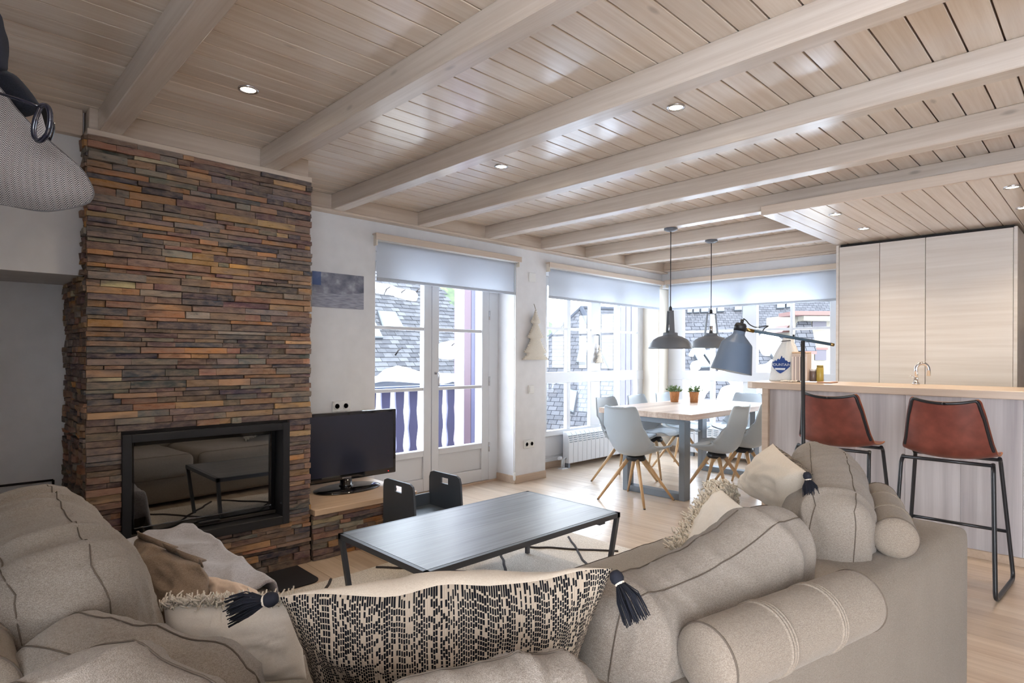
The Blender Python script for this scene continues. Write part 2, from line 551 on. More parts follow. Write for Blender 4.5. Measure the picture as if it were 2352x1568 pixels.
k = NT('leaf_green')
oi = k.t.nodes.new('ShaderNodeObjectInfo')
nz = k.n('TexNoise', None, Vector=k.coord(), Scale=60.0, Detail=2.0)
k.set(color=k.ramp(nz.outputs[0], [(0.35, srgb(84, 110, 62)), (0.7, srgb(150, 172, 120))]), rough=0.5)
M['leaf'] = k.m
k = NT('woven_pot')
br = k.n('TexBrick', None, Vector=k.coord((40, 40, 40)), Color1=srgb(214, 154, 104), Color2=srgb(192, 130, 82), Mortar=srgb(150, 96, 58), Scale=3.0)
k.set(color=br.outputs[0], rough=0.7)
k.bump(br.outputs['Fac'], 0.4, 0.002)
M['pot'] = k.m
M['soil'] = plain('soil', srgb(60, 46, 36), 0.95)

# ---------------------------------------------------------------- room shell
W = -4.10           # inner face of the left wall
CEIL = 2.427
w = MB()
w.box(-4.42, -3.2, -0.02, W, 2.486, 2.62)                  # behind alcove, fireplace, to the door
w.box(-4.42, 2.486, 2.12, W, 4.05, 2.62)                    # over the door
w.box(-4.42, 4.05, -0.02, W, 4.485, 2.62)                   # pier
w.box(-4.42, 4.485, 2.12, W, 6.99, 2.62)                    # over the window
w.box(-4.54, 4.485, -0.02, -4.42, 6.99, 0.36)               # below the window
tag(w.build('wall_left', M['wall']), 'white plastered wall with balcony door and corner window', kind='structure')
w = MB()
w.box(-4.10, 6.70, 2.12, -1.0, 6.99, 2.62)
w.box(-4.42, 6.95, -0.02, -1.0, 7.06, 0.36)
w.box(-1.95, 6.70, 0.36, 2.6, 6.99, 2.62)
w.box(-1.95, 6.70, -0.02, 2.6, 6.95, 0.36)
tag(w.build('wall_rear', M['wall']), 'white plastered wall with the dining window', kind='structure')
w = MB()
w.box(W, -3.2, 1.63, -3.535, 0.516, 2.62)
tag(w.build('wall_bulkhead', M['wall']), 'white boxed-out upper wall left of the fireplace', kind='structure')
cc = MB()
cc.box(-4.40, 6.66, 0.0, -4.12, 6.95, 2.12)
tag(cc.build('trim_1', M['cream'], None, 0.01), 'cream corner post between the two dining windows', kind='structure')

w = MB().box(-4.42, -0.46, -0.02, -0.62, -0.30, 2.62)
tag(w.build('wall_near', M['wall']), 'white wall behind the left sofa wing', kind='structure')
w = MB()
w.box(-4.42, -3.36, -0.02, -0.6, -3.2, 2.62)
w.box(-0.6, -3.36, 2.36, 2.76, -3.2, 2.62)
w.box(-0.6, -3.36, -0.02, 2.76, -3.2, 0.12)
tag(w.build('wall_back', M['wall']), 'white wall behind the camera with a wide opening added for daylight', kind='structure')  # unseen opening put in to fill the room with sky light
w = MB()
w.box(2.6, -3.2, -0.02, 2.76, -2.4, 2.62)
w.box(2.6, -0.6, -0.02, 2.76, 7.06, 2.62)
w.box(2.6, -2.4, -0.02, 2.76, -0.6, 0.4)
w.box(2.6, -2.4, 2.3, 2.76, -0.6, 2.62)
tag(w.build('wall_right', M['wall']), 'white wall to the right of the camera with an opening added for daylight', kind='structure')  # unseen opening added for daylight, sized to keep sofa side and alcove dimmer
# skirting boards
for i, (x0, y0, x1, y1) in enumerate([(W, 4.05, W + 0.016, 4.485), (-4.36, 4.034, W + 0.016, 4.05), (-4.42, 4.485, -4.405, 6.66), (-4.12, 6.94, -2.0, 6.953), (W, 2.40, W + 0.016, 2.486), (W, -0.30, W + 0.016, 0.45)]):
    b = MB().box(x0, y0, 0.0, x1, y1, 0.075)
    tag(b.build('baseboard_%d' % (i + 1), M['skirt'], None, 0.003), 'pale wooden skirting board', kind='structure')

# floor: a slab with oak boards
fl = MB().box(-4.6, -3.2, -0.14, 2.6, 7.06, -0.016).build('floor', M['gap'])
tag(fl, 'pale oak plank floor', kind='structure')
BW = 0.176
row = 0
y = -3.16
board_meshes = {}
while y < 7.0:
    x = -4.58 - random.random() * 1.4
    while x < 2.5:
        L = random.choice((1.8, 2.0, 2.2))
        xa, xb = max(x, -4.56), min(x + L, 2.5)
        if xb - xa > 0.05:
            b = MB().box(xa, y, -0.016, xb - 0.002, min(y + BW, 7.0) - 0.002, 0.0)
            b.build('plank', M['floor'], fl)
        x += L
    y += BW
    row += 1

# ceiling: slab, boards, beams, soffit
ce = MB().box(-4.42, -3.2, CEIL + 0.016, 2.6, 7.0, 2.66).build('ceiling', M['gap'])
tag(ce, 'whitewashed timber ceiling of narrow boards', kind='structure')
PWD = 0.1114
x = -0.294 - PWD * 34
while x < 2.5:
    a, b_ = max(x + 0.003, -4.09), min(x + PWD - 0.003, 2.5)
    if b_ > a:
        MB().box(a, -3.1, CEIL, b_, 6.69, CEIL + 0.016).build('plank', M['ceil'], ce, 0.002)
    x += PWD
YB = [(-2.42, 0), (-1.66, 0), (-0.90, 0), (-0.19, 0), (0.554, 1), (1.325, 1), (2.073, 0), (2.840, 0), (3.582, 0), (4.331, 0), (5.038, 0), (5.772, 0)]
BEAM_LABELS = {4: 'whitewashed ceiling beam ending over the left corner of the stone chimney', 5: 'whitewashed ceiling beam ending over the right corner of the stone chimney',
               6: 'whitewashed ceiling beam meeting the wall just right of the stone chimney', 7: 'whitewashed ceiling beam above the balcony door blind, left one',
               8: 'whitewashed ceiling beam above the right end of the balcony door blind', 9: 'whitewashed ceiling beam carrying the nearer pendant lamp',
               10: 'whitewashed ceiling beam carrying the farther pendant lamp', 11: 'whitewashed ceiling beam nearest the rear window wall'}
for i, (y, fp) in enumerate(YB):
    if i < 4:
        continue
    xa = -3.43 if fp else -4.035
    if i == 3:
        xa = -3.50
    o = MB().box(xa, y, 2.315, 2.45, y + 0.095, CEIL).build('ceiling_beam', M['beam'], None, 0.004)
    tag(o, BEAM_LABELS.get(i, 'whitewashed ceiling beam above the hanging hats at the left edge'), 'beam', 'ceiling beams')
n = 2
def trim(mb, lab, m='trim', bev=0.003):
    global n
    tag(mb.build('trim_%d' % n, M[m], None, bev), lab, kind='structure')
    n += 1
trim(MB().box(W, 1.63, 2.318, -4.03, 6.70, CEIL), 'pale timber board along the left wall under the ceiling')
trim(MB().box(W, 1.63, 2.300, -4.015, 6.70, 2.3165), 'pale timber bead under the left wall board')
trim(MB().box(-4.03, 6.625, 2.338, -1.0, 6.70, CEIL), 'pale timber board along the rear wall under the ceiling', 'trimx')
trim(MB().box(-4.03, 6.612, 2.322, -1.0, 6.70, 2.3365), 'pale timber bead under the rear wall board', 'trimx')
trim(MB().box(-4.1, 0.520, 2.318, -3.43, 1.615, CEIL), 'pale timber boxing over the stone chimney')
trim(MB().box(-4.1, 0.508, 2.288, -3.395, 1.622, 2.3165), 'pale timber bead capping the stone chimney')
trim(MB().box(-3.535, -3.1, 2.30, -3.49, 0.505, CEIL), 'pale timber board over the bulkhead wall')
# kitchen soffit with its own boards
so = MB().box(-1.80, 4.27, 2.284, 2.5, 6.66, 2.315).build('soffit', M['trim'])
tag(so, 'lowered timber soffit above the kitchen', kind='structure')
x = -1.80
while x < 2.4:
    MB().box(x + 0.002, 4.285, 2.27, x + 0.1055, 6.66, 2.284).build('plank', M['ceil'], so, 0.002)
    x += 0.1075
trim(MB().box(-1.80, 4.262, 2.268, 2.45, 4.283, 2.335), 'pale timber fascia along the soffit edge', 'trimx')

# ---------------------------------------------------------------- balcony door
DX = -4.36
d1 = thing('door_1', None, None, (DX, 3.24, 0), kind='structure')
d1['label'] = 'white two-leaf glazed balcony door with panelled base'
f = MB()
f.box(-4.42, 2.486, 0, DX + 0.01, 2.555, 2.12)
f.box(-4.42, 3.925, 0, DX + 0.01, 4.05, 2.12)
f.box(-4.42, 2.486, 2.04, DX + 0.01, 4.05, 2.12)
f.build('frame', M['white'], d1, 0.004)
MB().box(-4.42, 2.49, -0.014, DX + 0.03, 4.04, 0.018).build('threshold', M['skirt'], d1, 0.003)
for (y0, y1, side) in ((2.557, 3.222, 0), (3.228, 3.923, 1)):
    lf = MB()
    ga, gb = (y0 + 0.083, y1 - 0.085) if side == 0 else (y0 + 0.080, y1 - 0.090)
    X0, X1 = DX - 0.05, DX + 0.012
    lf.box(X0, y0, 0.02, X1, ga, 2.035)
    lf.box(X0, gb, 0.02, X1, y1, 2.035)
    lf.box(X0, ga, 1.95, X1, gb, 2.035)
    lf.box(X0, ga, 0.335, X1, gb, 0.392)
    lf.box(X0, ga, 0.02, X1, gb, 0.135)
    leaf = lf.build('leaf', M['white'], d1, 0.004)
    MB().box(DX - 0.035, ga, 0.135, DX - 0.008, gb, 0.335).build('panel', M['white'], leaf, 0.003)
    mu = MB()
    for z in (0.928, 1.468):
        mu.box(DX - 0.03, ga, z, DX + 0.006, gb, z + 0.030)
    mu.build('glazing_bar', M['white'], leaf, 0.003)
    zs = (0.392, 0.928, 0.958, 1.468, 1.498, 1.95)
    for q in range(3):
        MB().box(DX - 0.022, ga, zs[2 * q], DX - 0.018, gb, zs[2 * q + 1]).build('pane', M['pane'], leaf)
h = MB()
h.lathe([(0.016, 0), (0.016, 0.008)], 14, Matrix.Translation((DX + 0.012, 3.268, 1.085)) @ Matrix.Rotation(PI / 2, 4, 'Y'))
h.tube(fillet([(DX + 0.018, 3.268, 1.085), (DX + 0.058, 3.268, 1.085), (DX + 0.058, 3.272, 0.97)], 0.02), 0.008, 8)
h.build('handle', M['satin'], d1)
for z in (0.3, 0.95, 1.6):
    MB().lathe([(0.008, 0), (0.008, 0.09)], 8, Matrix.Translation((DX + 0.016, 3.926, z))).build('hinge', M['satin'], d1)

# ---------------------------------------------------------------- dining windows
def window(name, label, axis, pos, u0, u1, glass, zlow=(0.42, 0.945), zup=(1.065, 2.02), bars=(1.553,), stile=None):
    """axis 'x': plane x=pos, runs along y; axis 'y': plane y=pos, runs along x"""
    def bx(mb, a0, a1, z0, z1, d0=-0.05, d1=0.012):
        if axis == 'x':
            mb.box(pos + d0, a0, z0, pos + d1, a1, z1)
        else:
            mb.box(a0, pos - d1, z0, a1, pos - d0, z1)
    loc = (pos, (u0 + u1) / 2, 0) if axis == 'x' else ((u0 + u1) / 2, pos, 0)
    t = thing(name, None, None, loc, kind='structure')
    t['label'] = label
    fr = MB()
    bx(fr, u0, u1, 0.36, zlow[0])
    bx(fr, u0, u1, zlow[1], zup[0], -0.05, 0.02)
    bx(fr, u0, u1, zup[1], 2.12)
    bx(fr, u0, glass[0][0], zlow[0], zup[1])
    bx(fr, glass[-1][1], u1, zlow[0], zup[1])
    for i in range(len(glass) - 1):
        a, b = glass[i][1], glass[i + 1][0]
        bx(fr, a, b, zlow[0], zlow[1], -0.045, 0.006)
        bx(fr, a, b, zup[0], zup[1], -0.045, 0.006 if b - a < 0.08 else 0.012)
    fo = fr.build('frame', M['white'], t, 0.003)
    for (a, b) in glass:
        m = MB()
        bx(m, a, b, bars[0] - 0.014, bars[0] + 0.014, -0.035, 0.004)
        m.build('glazing_bar', M['white'], fo, 0.002)
        for (z0, z1) in ((zlow[0], zlow[1]), (zup[0], bars[0] - 0.014), (bars[0] + 0.014, zup[1])):
            g = MB()
            bx(g, a, b, z0, z1, -0.024, -0.020)
            g.build('pane', M['pane'], fo)
    return t
w1 = window('window_1', 'white multi-pane window in the left wall by the dining table', 'x', -4.37, 4.485, 6.66,
            [(4.79, 5.135), (5.195, 5.565), (5.75, 6.09), (6.165, 6.535)])
MB().box(-4.42, 4.486, 0.0, -4.385, 4.50, 2.12).build('jamb', M['white'], w1)
hd = MB()
hd.tube(fillet([(-4.352, 5.66, 1.50), (-4.31, 5.66, 1.50), (-4.31, 5.66, 1.38)], 0.02), 0.008, 8)
hd.build('handle', M['greysteel'], w1)
pl = MB()
pl.box(-4.42, 4.50, 0.075, -4.398, 6.66, 0.36)
pl.build('apron_panel', M['white'], w1, 0.002)
pl = MB()
pl.box(-4.40, 4.50, 0.075, -4.386, 6.66, 0.115)
pl.box(-4.40, 4.50, 0.135, -4.390, 6.66, 0.145)
pl.build('apron_moulding', M['white'], w1, 0.003)
w2 = window('window_2', 'white multi-pane window in the rear wall behind the dining table', 'y', 6.90, -4.12, -1.95,
            [(-3.91, -3.538), (-3.487, -3.12), (-2.953, -2.577), (-2.544, -2.16)], bars=(1.563,))

# ---------------------------------------------------------------- roller blinds
def blind(label, axis, pos, u0, u1, zt, zb, zv, cord=None):
    loc = (pos, (u0 + u1) / 2, zt) if axis == 'x' else ((u0 + u1) / 2, pos, zt)
    t = thing('roller_blind', label, 'blind', loc, 0, 'roller blinds over the windows')
    def bx(mb, a0, a1, z0, z1, d0, d1):
        if axis == 'x':
            mb.box(pos + d0, a0, z0, pos + d1, a1, z1)
        else:
            mb.box(a0, pos - d1, z0, a1, pos - d0, z1)
    v = MB(); bx(v, u0, u1, zv, zt, 0.045, 0.060); bx(v, u0, u1, zt - 0.012, zt, -0.015, 0.05)
    v.build('pelmet', M['trim' if axis == 'x' else 'trimx'], t, 0.002)
    c = MB(); bx(c, u0 + 0.035, u1 - 0.035, zb, zv + 0.03, 0.010, 0.0115)
    cl = c.build('cloth', M['blind'], t)
    b = MB(); bx(b, u0 + 0.035, u1 - 0.035, zb - 0.004, zb + 0.022, 0.006, 0.0155)
    b.build('bottom_bar', M['blind'], t, 0.003)
    r = MB()
    a, e = u0 + 0.03, u1 - 0.03
    if axis == 'x':
        r.tube([(pos + 0.02, a, zv + 0.012), (pos + 0.02, e, zv + 0.012)], 0.022, 12)
    else:
        r.tube([(a, pos - 0.02, zv + 0.012), (e, pos - 0.02, zv + 0.012)], 0.022, 12)
    r.build('roller', M['whitemat'], t)
    for q in (u0 + 0.012, u1 - 0.024):
        k_ = MB(); bx(k_, q, q + 0.012, zv - 0.045, zt - 0.01, -0.012, 0.045)
        k_.build('bracket', M['cream'], t, 0.002)
    if cord is not None:
        cm = MB()
        cm.tube([(pos + 0.02, cord, zv), (pos + 0.02, cord, 0.07)], 0.0035, 6)
        cm.tube([(pos + 0.02, cord - 0.018, zv), (pos + 0.02, cord - 0.018, 0.07)], 0.0035, 6)
        cm.build('cord', M['whitemat'], t)
        MB().lathe([(0.004, 0.13), (0.012, 0.12), (0.013, 0.06), (0.006, 0.045)], 10, Matrix.Translation((pos + 0.02, cord - 0.009, -0.01))).build('cord_weight', M['whitemat'], t)
blind('white roller blind over the balcony door', 'x', W + 0.0, 2.457, 4.073, 2.205, 1.842, 2.155, cord=4.03)
blind('white roller blind over the left-wall dining window', 'x', W + 0.0, 4.478, 6.66, 2.205, 1.845, 2.155)
blind('white roller blind over the rear dining window', 'y', 6.695, -4.03, -1.80, 2.215, 1.835, 2.160)
# ---------------------------------------------------------------- stone fireplace
PAL = [((164, 120, 86), 12), ((142, 110, 92), 16), ((122, 100, 90), 18), ((114, 106, 102), 14), ((136, 128, 118), 11), ((84, 80, 83), 9), ((106, 84, 84), 11),
       ((184, 146, 106), 8), ((184, 132, 78), 6), ((164, 122, 98), 8), ((214, 192, 156), 2), ((62, 62, 72), 6)]
PALW = [w_ for _, w_ in PAL]
FACE = -3.405
stones = []            # (area, verts, faces, colour)
def stone_piece(o, u, nrm, ua, ub, za, zb, depth):
    """one split-face strip: a box in three lengths with uneven front"""
    o, u, nrm = Vector(o), Vector(u), Vector(nrm)
    zv = Vector((0, 0, 1))
    segs = 3 if ub - ua > 0.07 else 2
    vs, fs = [], []
    g = 0.0011
    ua, ub, za, zb = ua + g, ub - g, za + g * 0.8, zb - g * 0.8
    for i in range(segs + 1):
        t = ua + (ub - ua) * i / segs
        e = 0.0 if 0 < i < segs else 0.004
        for (zz, top) in ((za, 0), (zb, 1)):
            jit = random.uniform(-0.004, 0.004)
            vs.append(o + u * t + zv * zz + nrm * (-0.012))
            vs.append(o + u * t + zv * (zz + (random.uniform(-0.002, 0.0) if top else random.uniform(0, 0.002))) + nrm * (depth + jit - e))
    for i in range(segs):
        a, b = i * 4, (i + 1) * 4
        fs += [(a + 1, b + 1, b + 3, a + 3), (a + 3, b + 3, b + 2, a + 2), (a, b, b + 1, a + 1)]
    fs += [(0, 1, 3, 2), (segs * 4, segs * 4 + 2, segs * 4 + 3, segs * 4 + 1)]
    c = random.choices(PAL, PALW)[0][0]
    k_ = random.uniform(0.82, 1.12)
    c = tuple(min(255, q * k_ + random.uniform(-6, 6)) for q in c)
    return vs, fs, srgb(*c), (ub - ua) * (zb - za)
def stone_wall(o, u, nrm, u0, u1, z0, z1, holes=(), lmin=0.07, lmax=0.27, ragged=(0.0, 0.0)):
    out = []
    z = z0
    while z < z1 - 0.006:
        hgt = random.choice((0.020, 0.026, 0.030, 0.033, 0.038))
        if z1 - z - hgt < 0.012:
            hgt = z1 - z
        a = u0 - random.uniform(0, ragged[0])
        end = u1 + random.uniform(0, ragged[1])
        spans = [(a, end)]
        for (ha, hb, hz0, hz1) in holes:
            if z + hgt > hz0 + 0.004 and z < hz1 - 0.004:
                spans = [(a, ha), (hb, end)]
        for (sa, sb) in spans:
            x = sa
            while x < sb - 0.004:
                L = random.uniform(lmin, lmax) if random.random() > 0.2 else random.uniform(0.05, 0.10)
                xe = min(x + L, sb)
                if sb - xe < 0.035:
                    xe = sb
                out.append(stone_piece(o, u, nrm, x, xe, z, z + hgt, random.uniform(0.002, 0.026)))
                x = xe
        z += hgt
    return out
IY0, IY1, IZ0, IZ1 = 0.655, 1.480, 0.268, 0.848
fp = thing('stone_fireplace', 'floor-to-ceiling chimney breast faced in rusty split stone strips', 'fireplace', (-3.75, 1.06, 0))
core = MB()
core.box(-4.085, 0.525, 0.0, FACE - 0.010, IY0 - 0.001, 2.288)
core.box(-4.085, IY1 + 0.001, 0.0, FACE - 0.010, 1.607, 2.288)
core.box(-4.085, IY0 - 0.001, 0.0, FACE - 0.010, IY1 + 0.001, IZ0 - 0.001)
core.box(-4.085, IY0 - 0.001, IZ1 + 0.001, FACE - 0.010, IY1 + 0.001, 2.288)
core.box(-4.085, IY0 - 0.001, IZ0 - 0.001, -3.95, IY1 + 0.001, IZ1 + 0.001)
core.build('core', M['mortar'], fp)
S = []
S += stone_wall((FACE, 0, 0), (0, 1, 0), (1, 0, 0), 0.512, 1.612, 0.0, 2.288, [(IY0 - 0.004, IY1 + 0.004, IZ0, IZ1)], ragged=(0.006, 0.012))
S += stone_wall((0, 0.518, 0), (1, 0, 0), (0, -1, 0), -4.08, -3.41, 0.0, 1.628, lmin=0.06, lmax=0.14)
S += stone_wall((0, 0.518, 0), (1, 0, 0), (0, -1, 0), -3.56, -3.41, 1.63, 2.288, lmin=0.05, lmax=0.14)
S += stone_wall((0, 1.608, 0), (1, 0, 0), (0, 1, 0), -4.08, -3.41, 0.312, 2.288, lmin=0.08, lmax=0.2)
def stones_to(parent, S, limit):
    S = sorted(S, key=lambda q: -q[3])
    rest = MB(); cols = []
    for i, (vs, fs, c, a) in enumerate(S):
        if i < limit:
            m = MB().add(vs, fs)
            me = m.mesh('stone', M['stone'])
            at = me.color_attributes.new('stone', 'FLOAT_COLOR', 'POINT')
            for q in range(len(me.vertices)):
                at.data[q].color = c
            link('stone', me, parent)
        else:
            rest.add(vs, fs)
            cols += [c] * len(vs)
    if cols:
        me = rest.mesh('stone_strips', M['stone'])
        at = me.color_attributes.new('stone', 'FLOAT_COLOR', 'POINT')
        for q, c in enumerate(cols):
            at.data[q].color = c
        o = link('stone_strips', me, parent)
        o['kind'] = 'stuff'
front = [q for q in S]
stones_to(fp, front, 296)

# fire insert: steel frame, recessed chamber, smoked glass door
fi = thing('fire_insert', 'black steel fireplace insert with smoked glass door in the stone chimney', 'fireplace insert', (-3.5, 1.07, IZ0))
f = MB()
a0, a1, z0, z1 = IY0 - 0.004, IY1 + 0.004, IZ0 - 0.004, IZ1 + 0.004
tw = 0.040
XF = FACE + 0.026
f.box(-3.62, a0, z0, XF, a0 + tw, z1)
f.box(-3.62, a1 - tw, z0, XF, a1, z1)
f.box(-3.62, a0 + tw, z1 - tw, XF, a1 - tw, z1)
f.box(-3.62, a0 + tw, z0, XF, a1 - tw, z0 + 0.048)
f.build('frame', M['black'], fi, 0.002)
f = MB()
f.box(-3.92, a0 + 0.004, z0 + 0.004, -3.90, a1 - 0.004, z1 - 0.004)
f.box(-3.90, a0 + 0.004, z0 + 0.004, -3.62, a0 + 0.02, z1 - 0.004)
f.box(-3.90, a1 - 0.02, z0 + 0.004, -3.62, a1 - 0.004, z1 - 0.004)
f.box(-3.90, a0 + 0.02, z0 + 0.004, -3.62, a1 - 0.02, z0 + 0.02)
f.box(-3.90, a0 + 0.02, z1 - 0.02, -3.62, a1 - 0.02, z1 - 0.004)
f.build('firebox', M['gasket'], fi)
dr = MB()
b0, b1, c0, c1 = a0 + tw + 0.006, a1 - tw - 0.006, z0 + 0.075, z1 - tw - 0.006
XD = -3.475
dr.box(XD - 0.02, b0, c0, XD, b0 + 0.024, c1)
dr.box(XD - 0.02, b1 - 0.024, c0, XD, b1, c1)
dr.box(XD - 0.02, b0 + 0.024, c1 - 0.024, XD, b1 - 0.024, c1)
dr.box(XD - 0.02, b0 + 0.024, c0, XD, b1 - 0.024, c0 + 0.024)
dro = dr.build('fire_door', M['blackgloss'], fi, 0.002)
MB().box(XD - 0.014, b0 + 0.024, c0 + 0.024, XD - 0.009, b1 - 0.024, c1 - 0.024).build('glass', M['fireglass'], dro)
MB().box(XD - 0.02, b0, z0 + 0.052, XD + 0.012, b1, z0 + 0.070).build('air_slot', M['gasket'], fi, 0.002)
MB().box(XD + 0.0, b0 + 0.32, z0 + 0.068, XD + 0.022, b0 + 0.43, z0 + 0.078).build('door_pull', M['black'], fi, 0.002)
# hearth plate on the floor
pts = [(-3.375, 0.62), (-3.375, 1.53), (-3.12, 1.53)]
for q in range(7):
    a = PI / 2 * (1 - q / 6)
    pts.append((-3.12 + 0.06 * math.cos(a), 1.47 + 0.06 * math.sin(a)))
pts += [(-3.06, 0.62)]
hp = MB().prism([(x, y, 0.001) for x, y in pts], (0, 0, 0.006)).build('hearth_plate', M['black'])
tag(hp, 'thin black steel hearth plate on the floor before the stone fireplace', 'hearth plate')

# stone television bench with oak top
tb = thing('stone_bench', 'low stone-faced bench with oak top beside the fireplace', 'bench', (-3.75, 2.0, 0))
MB().box(-4.085, 1.64, 0.0, FACE - 0.012, 2.335, 0.272).build('core', M['mortar'], tb)
S2 = stone_wall((FACE, 0, 0), (0, 1, 0), (1, 0, 0), 1.635, 2.345, 0.0, 0.272, ragged=(0, 0.008), lmin=0.07, lmax=0.22)
S2 += stone_wall((0, 2.337, 0), (1, 0, 0), (0, 1, 0), -4.08, -3.41, 0.0, 0.272)
stones_to(tb, S2, 90)
MB().box(-4.09, 1.636, 0.274, -3.372, 2.385, 0.310).build('top', M['oakshelf'], tb, 0.003)

# ---------------------------------------------------------------- television and remote
tv = thing('television', 'black flat television on a glossy oval stand', 'television', (-3.76, 2.07, 0.31))
TX = -3.77
MB().box(TX - 0.055, 1.675, 0.372, TX, 2.470, 0.850).build('case', M['blackgloss'], tv, 0.008, 2)
sc = MB().box(TX - 0.002, 1.700, 0.412, TX + 0.0015, 2.445, 0.828)
k = NT('tv_screen'); k.set(color=srgb(36, 40, 56), rough=0.2, spec=0.7); sc.build('screen', k.m, tv)
MB().box(TX - 0.002, 2.03, 0.386, TX + 0.0012, 2.10, 0.394).build('badge', M['satin'], tv)
MB().box(TX, 2.40, 0.390, TX + 0.002, 2.405, 0.394).build('standby_light', emit('red_led', (1, 0.02, 0.02, 1), 2.0), tv)
st = MB()
Mx = Matrix.Translation((TX + 0.005, 2.07, 0.310)) @ Matrix.Diagonal((0.155, 0.245, 1, 1))
st.lathe([(0.0, 0.0), (1.0, 0.0), (1.0, 0.010), (0.85, 0.018), (0.0, 0.020)], 40, Mx)
st.build('stand_base', M['blackgloss'], tv)
st = MB()
st.lathe([(0.05, 0.018), (0.042, 0.03), (0.04, 0.075)], 20, Matrix.Translation((TX - 0.02, 2.07, 0.310)))
st.build('stand_neck', M['blackgloss'], tv)
rm = thing('remote_control', 'dark television remote lying on the oak bench top', 'remote', (-3.57, 2.295, 0.31))
Mr = Matrix.Translation((-3.585, 2.30, 0.311)) @ Matrix.Rotation(math.radians(-17), 4, 'Z')
MB().box(-0.095, -0.022, 0, 0.095, 0.022, 0.018, Mr).build('body', plain('remote_plastic', srgb(70, 66, 64), 0.4), rm, 0.006, 2)
bt = MB()
for i in range(7):
    for j in range(3):
        bt.box(-0.078 + i * 0.022, -0.014 + j * 0.011, 0.017, -0.066 + i * 0.022, -0.008 + j * 0.011, 0.0205, Mr)
bt.build('buttons', plain('remote_keys', srgb(120, 118, 116), 0.6), rm)

# ---------------------------------------------------------------- wall fittings
def plate(name, label, cat, y, z, wd, ht, group=None):
    t = thing(name, label, cat, (W, y, z), 0, group)
    MB().box(W, y - wd / 2, z - ht / 2, W + 0.010, y + wd / 2, z + ht / 2).build('plate', M['whitemat'], t, 0.003)
    return t
def sockets(label, y, z, group='double wall sockets'):
    t = plate('wall_socket', label, 'socket', y, z, 0.150, 0.080, group)
    for s_ in (-1, 1):
        c = (W + 0.0098, y + s_ * 0.036, z)
        Mq = Matrix.Translation(c) @ Matrix.Rotation(PI / 2, 4, 'Y')
        r = MB().lathe([(0.026, 0.0), (0.026, 0.003), (0.020, 0.003), (0.019, 0.0005)], 20, Mq).build('socket_ring', M['whitemat'], t)
        MB().lathe([(0.0, 0.001), (0.019, 0.001)], 20, Mq).build('socket_well', plain('socket_grey', srgb(150, 146, 140), 0.6), r)
sockets('white double socket low on the pier between door and window', 4.240, 0.368)
sockets('white double socket on the wall behind the television', 2.195, 0.862)
t = plate('light_switch', 'white light switch on the pier below the felt tree', 'switch', 4.265, 0.911, 0.082, 0.082)
MB().box(W + 0.0095, 4.265 - 0.027, 0.911 - 0.027, W + 0.014, 4.265 + 0.027, 0.911 + 0.027).build('rocker', M['whitemat'], t, 0.002)
t = plate('blank_plate', 'plain white cover plate high on the pier above the felt tree', 'wall plate', 4.275, 2.032, 0.092, 0.092)
# photo print
ph = thing('photo_print', 'frameless snowy mountain photo on the wall above the television', 'picture', (W, 2.17, 1.73))
MB().box(W + 0.001, 1.955, 1.600, W + 0.016, 2.375, 1.858).build('panel', M['white'], ph)
pm = MB().add([(W + 0.0165, 1.955, 1.600), (W + 0.0165, 2.375, 1.600), (W + 0.0165, 2.375, 1.858), (W + 0.0165, 1.955, 1.858)], [(0, 1, 2, 3)])
pm.uv = [(0, 0), (1, 0), (1, 1), (0, 1)]
pm.build('print', M['photo'], ph)

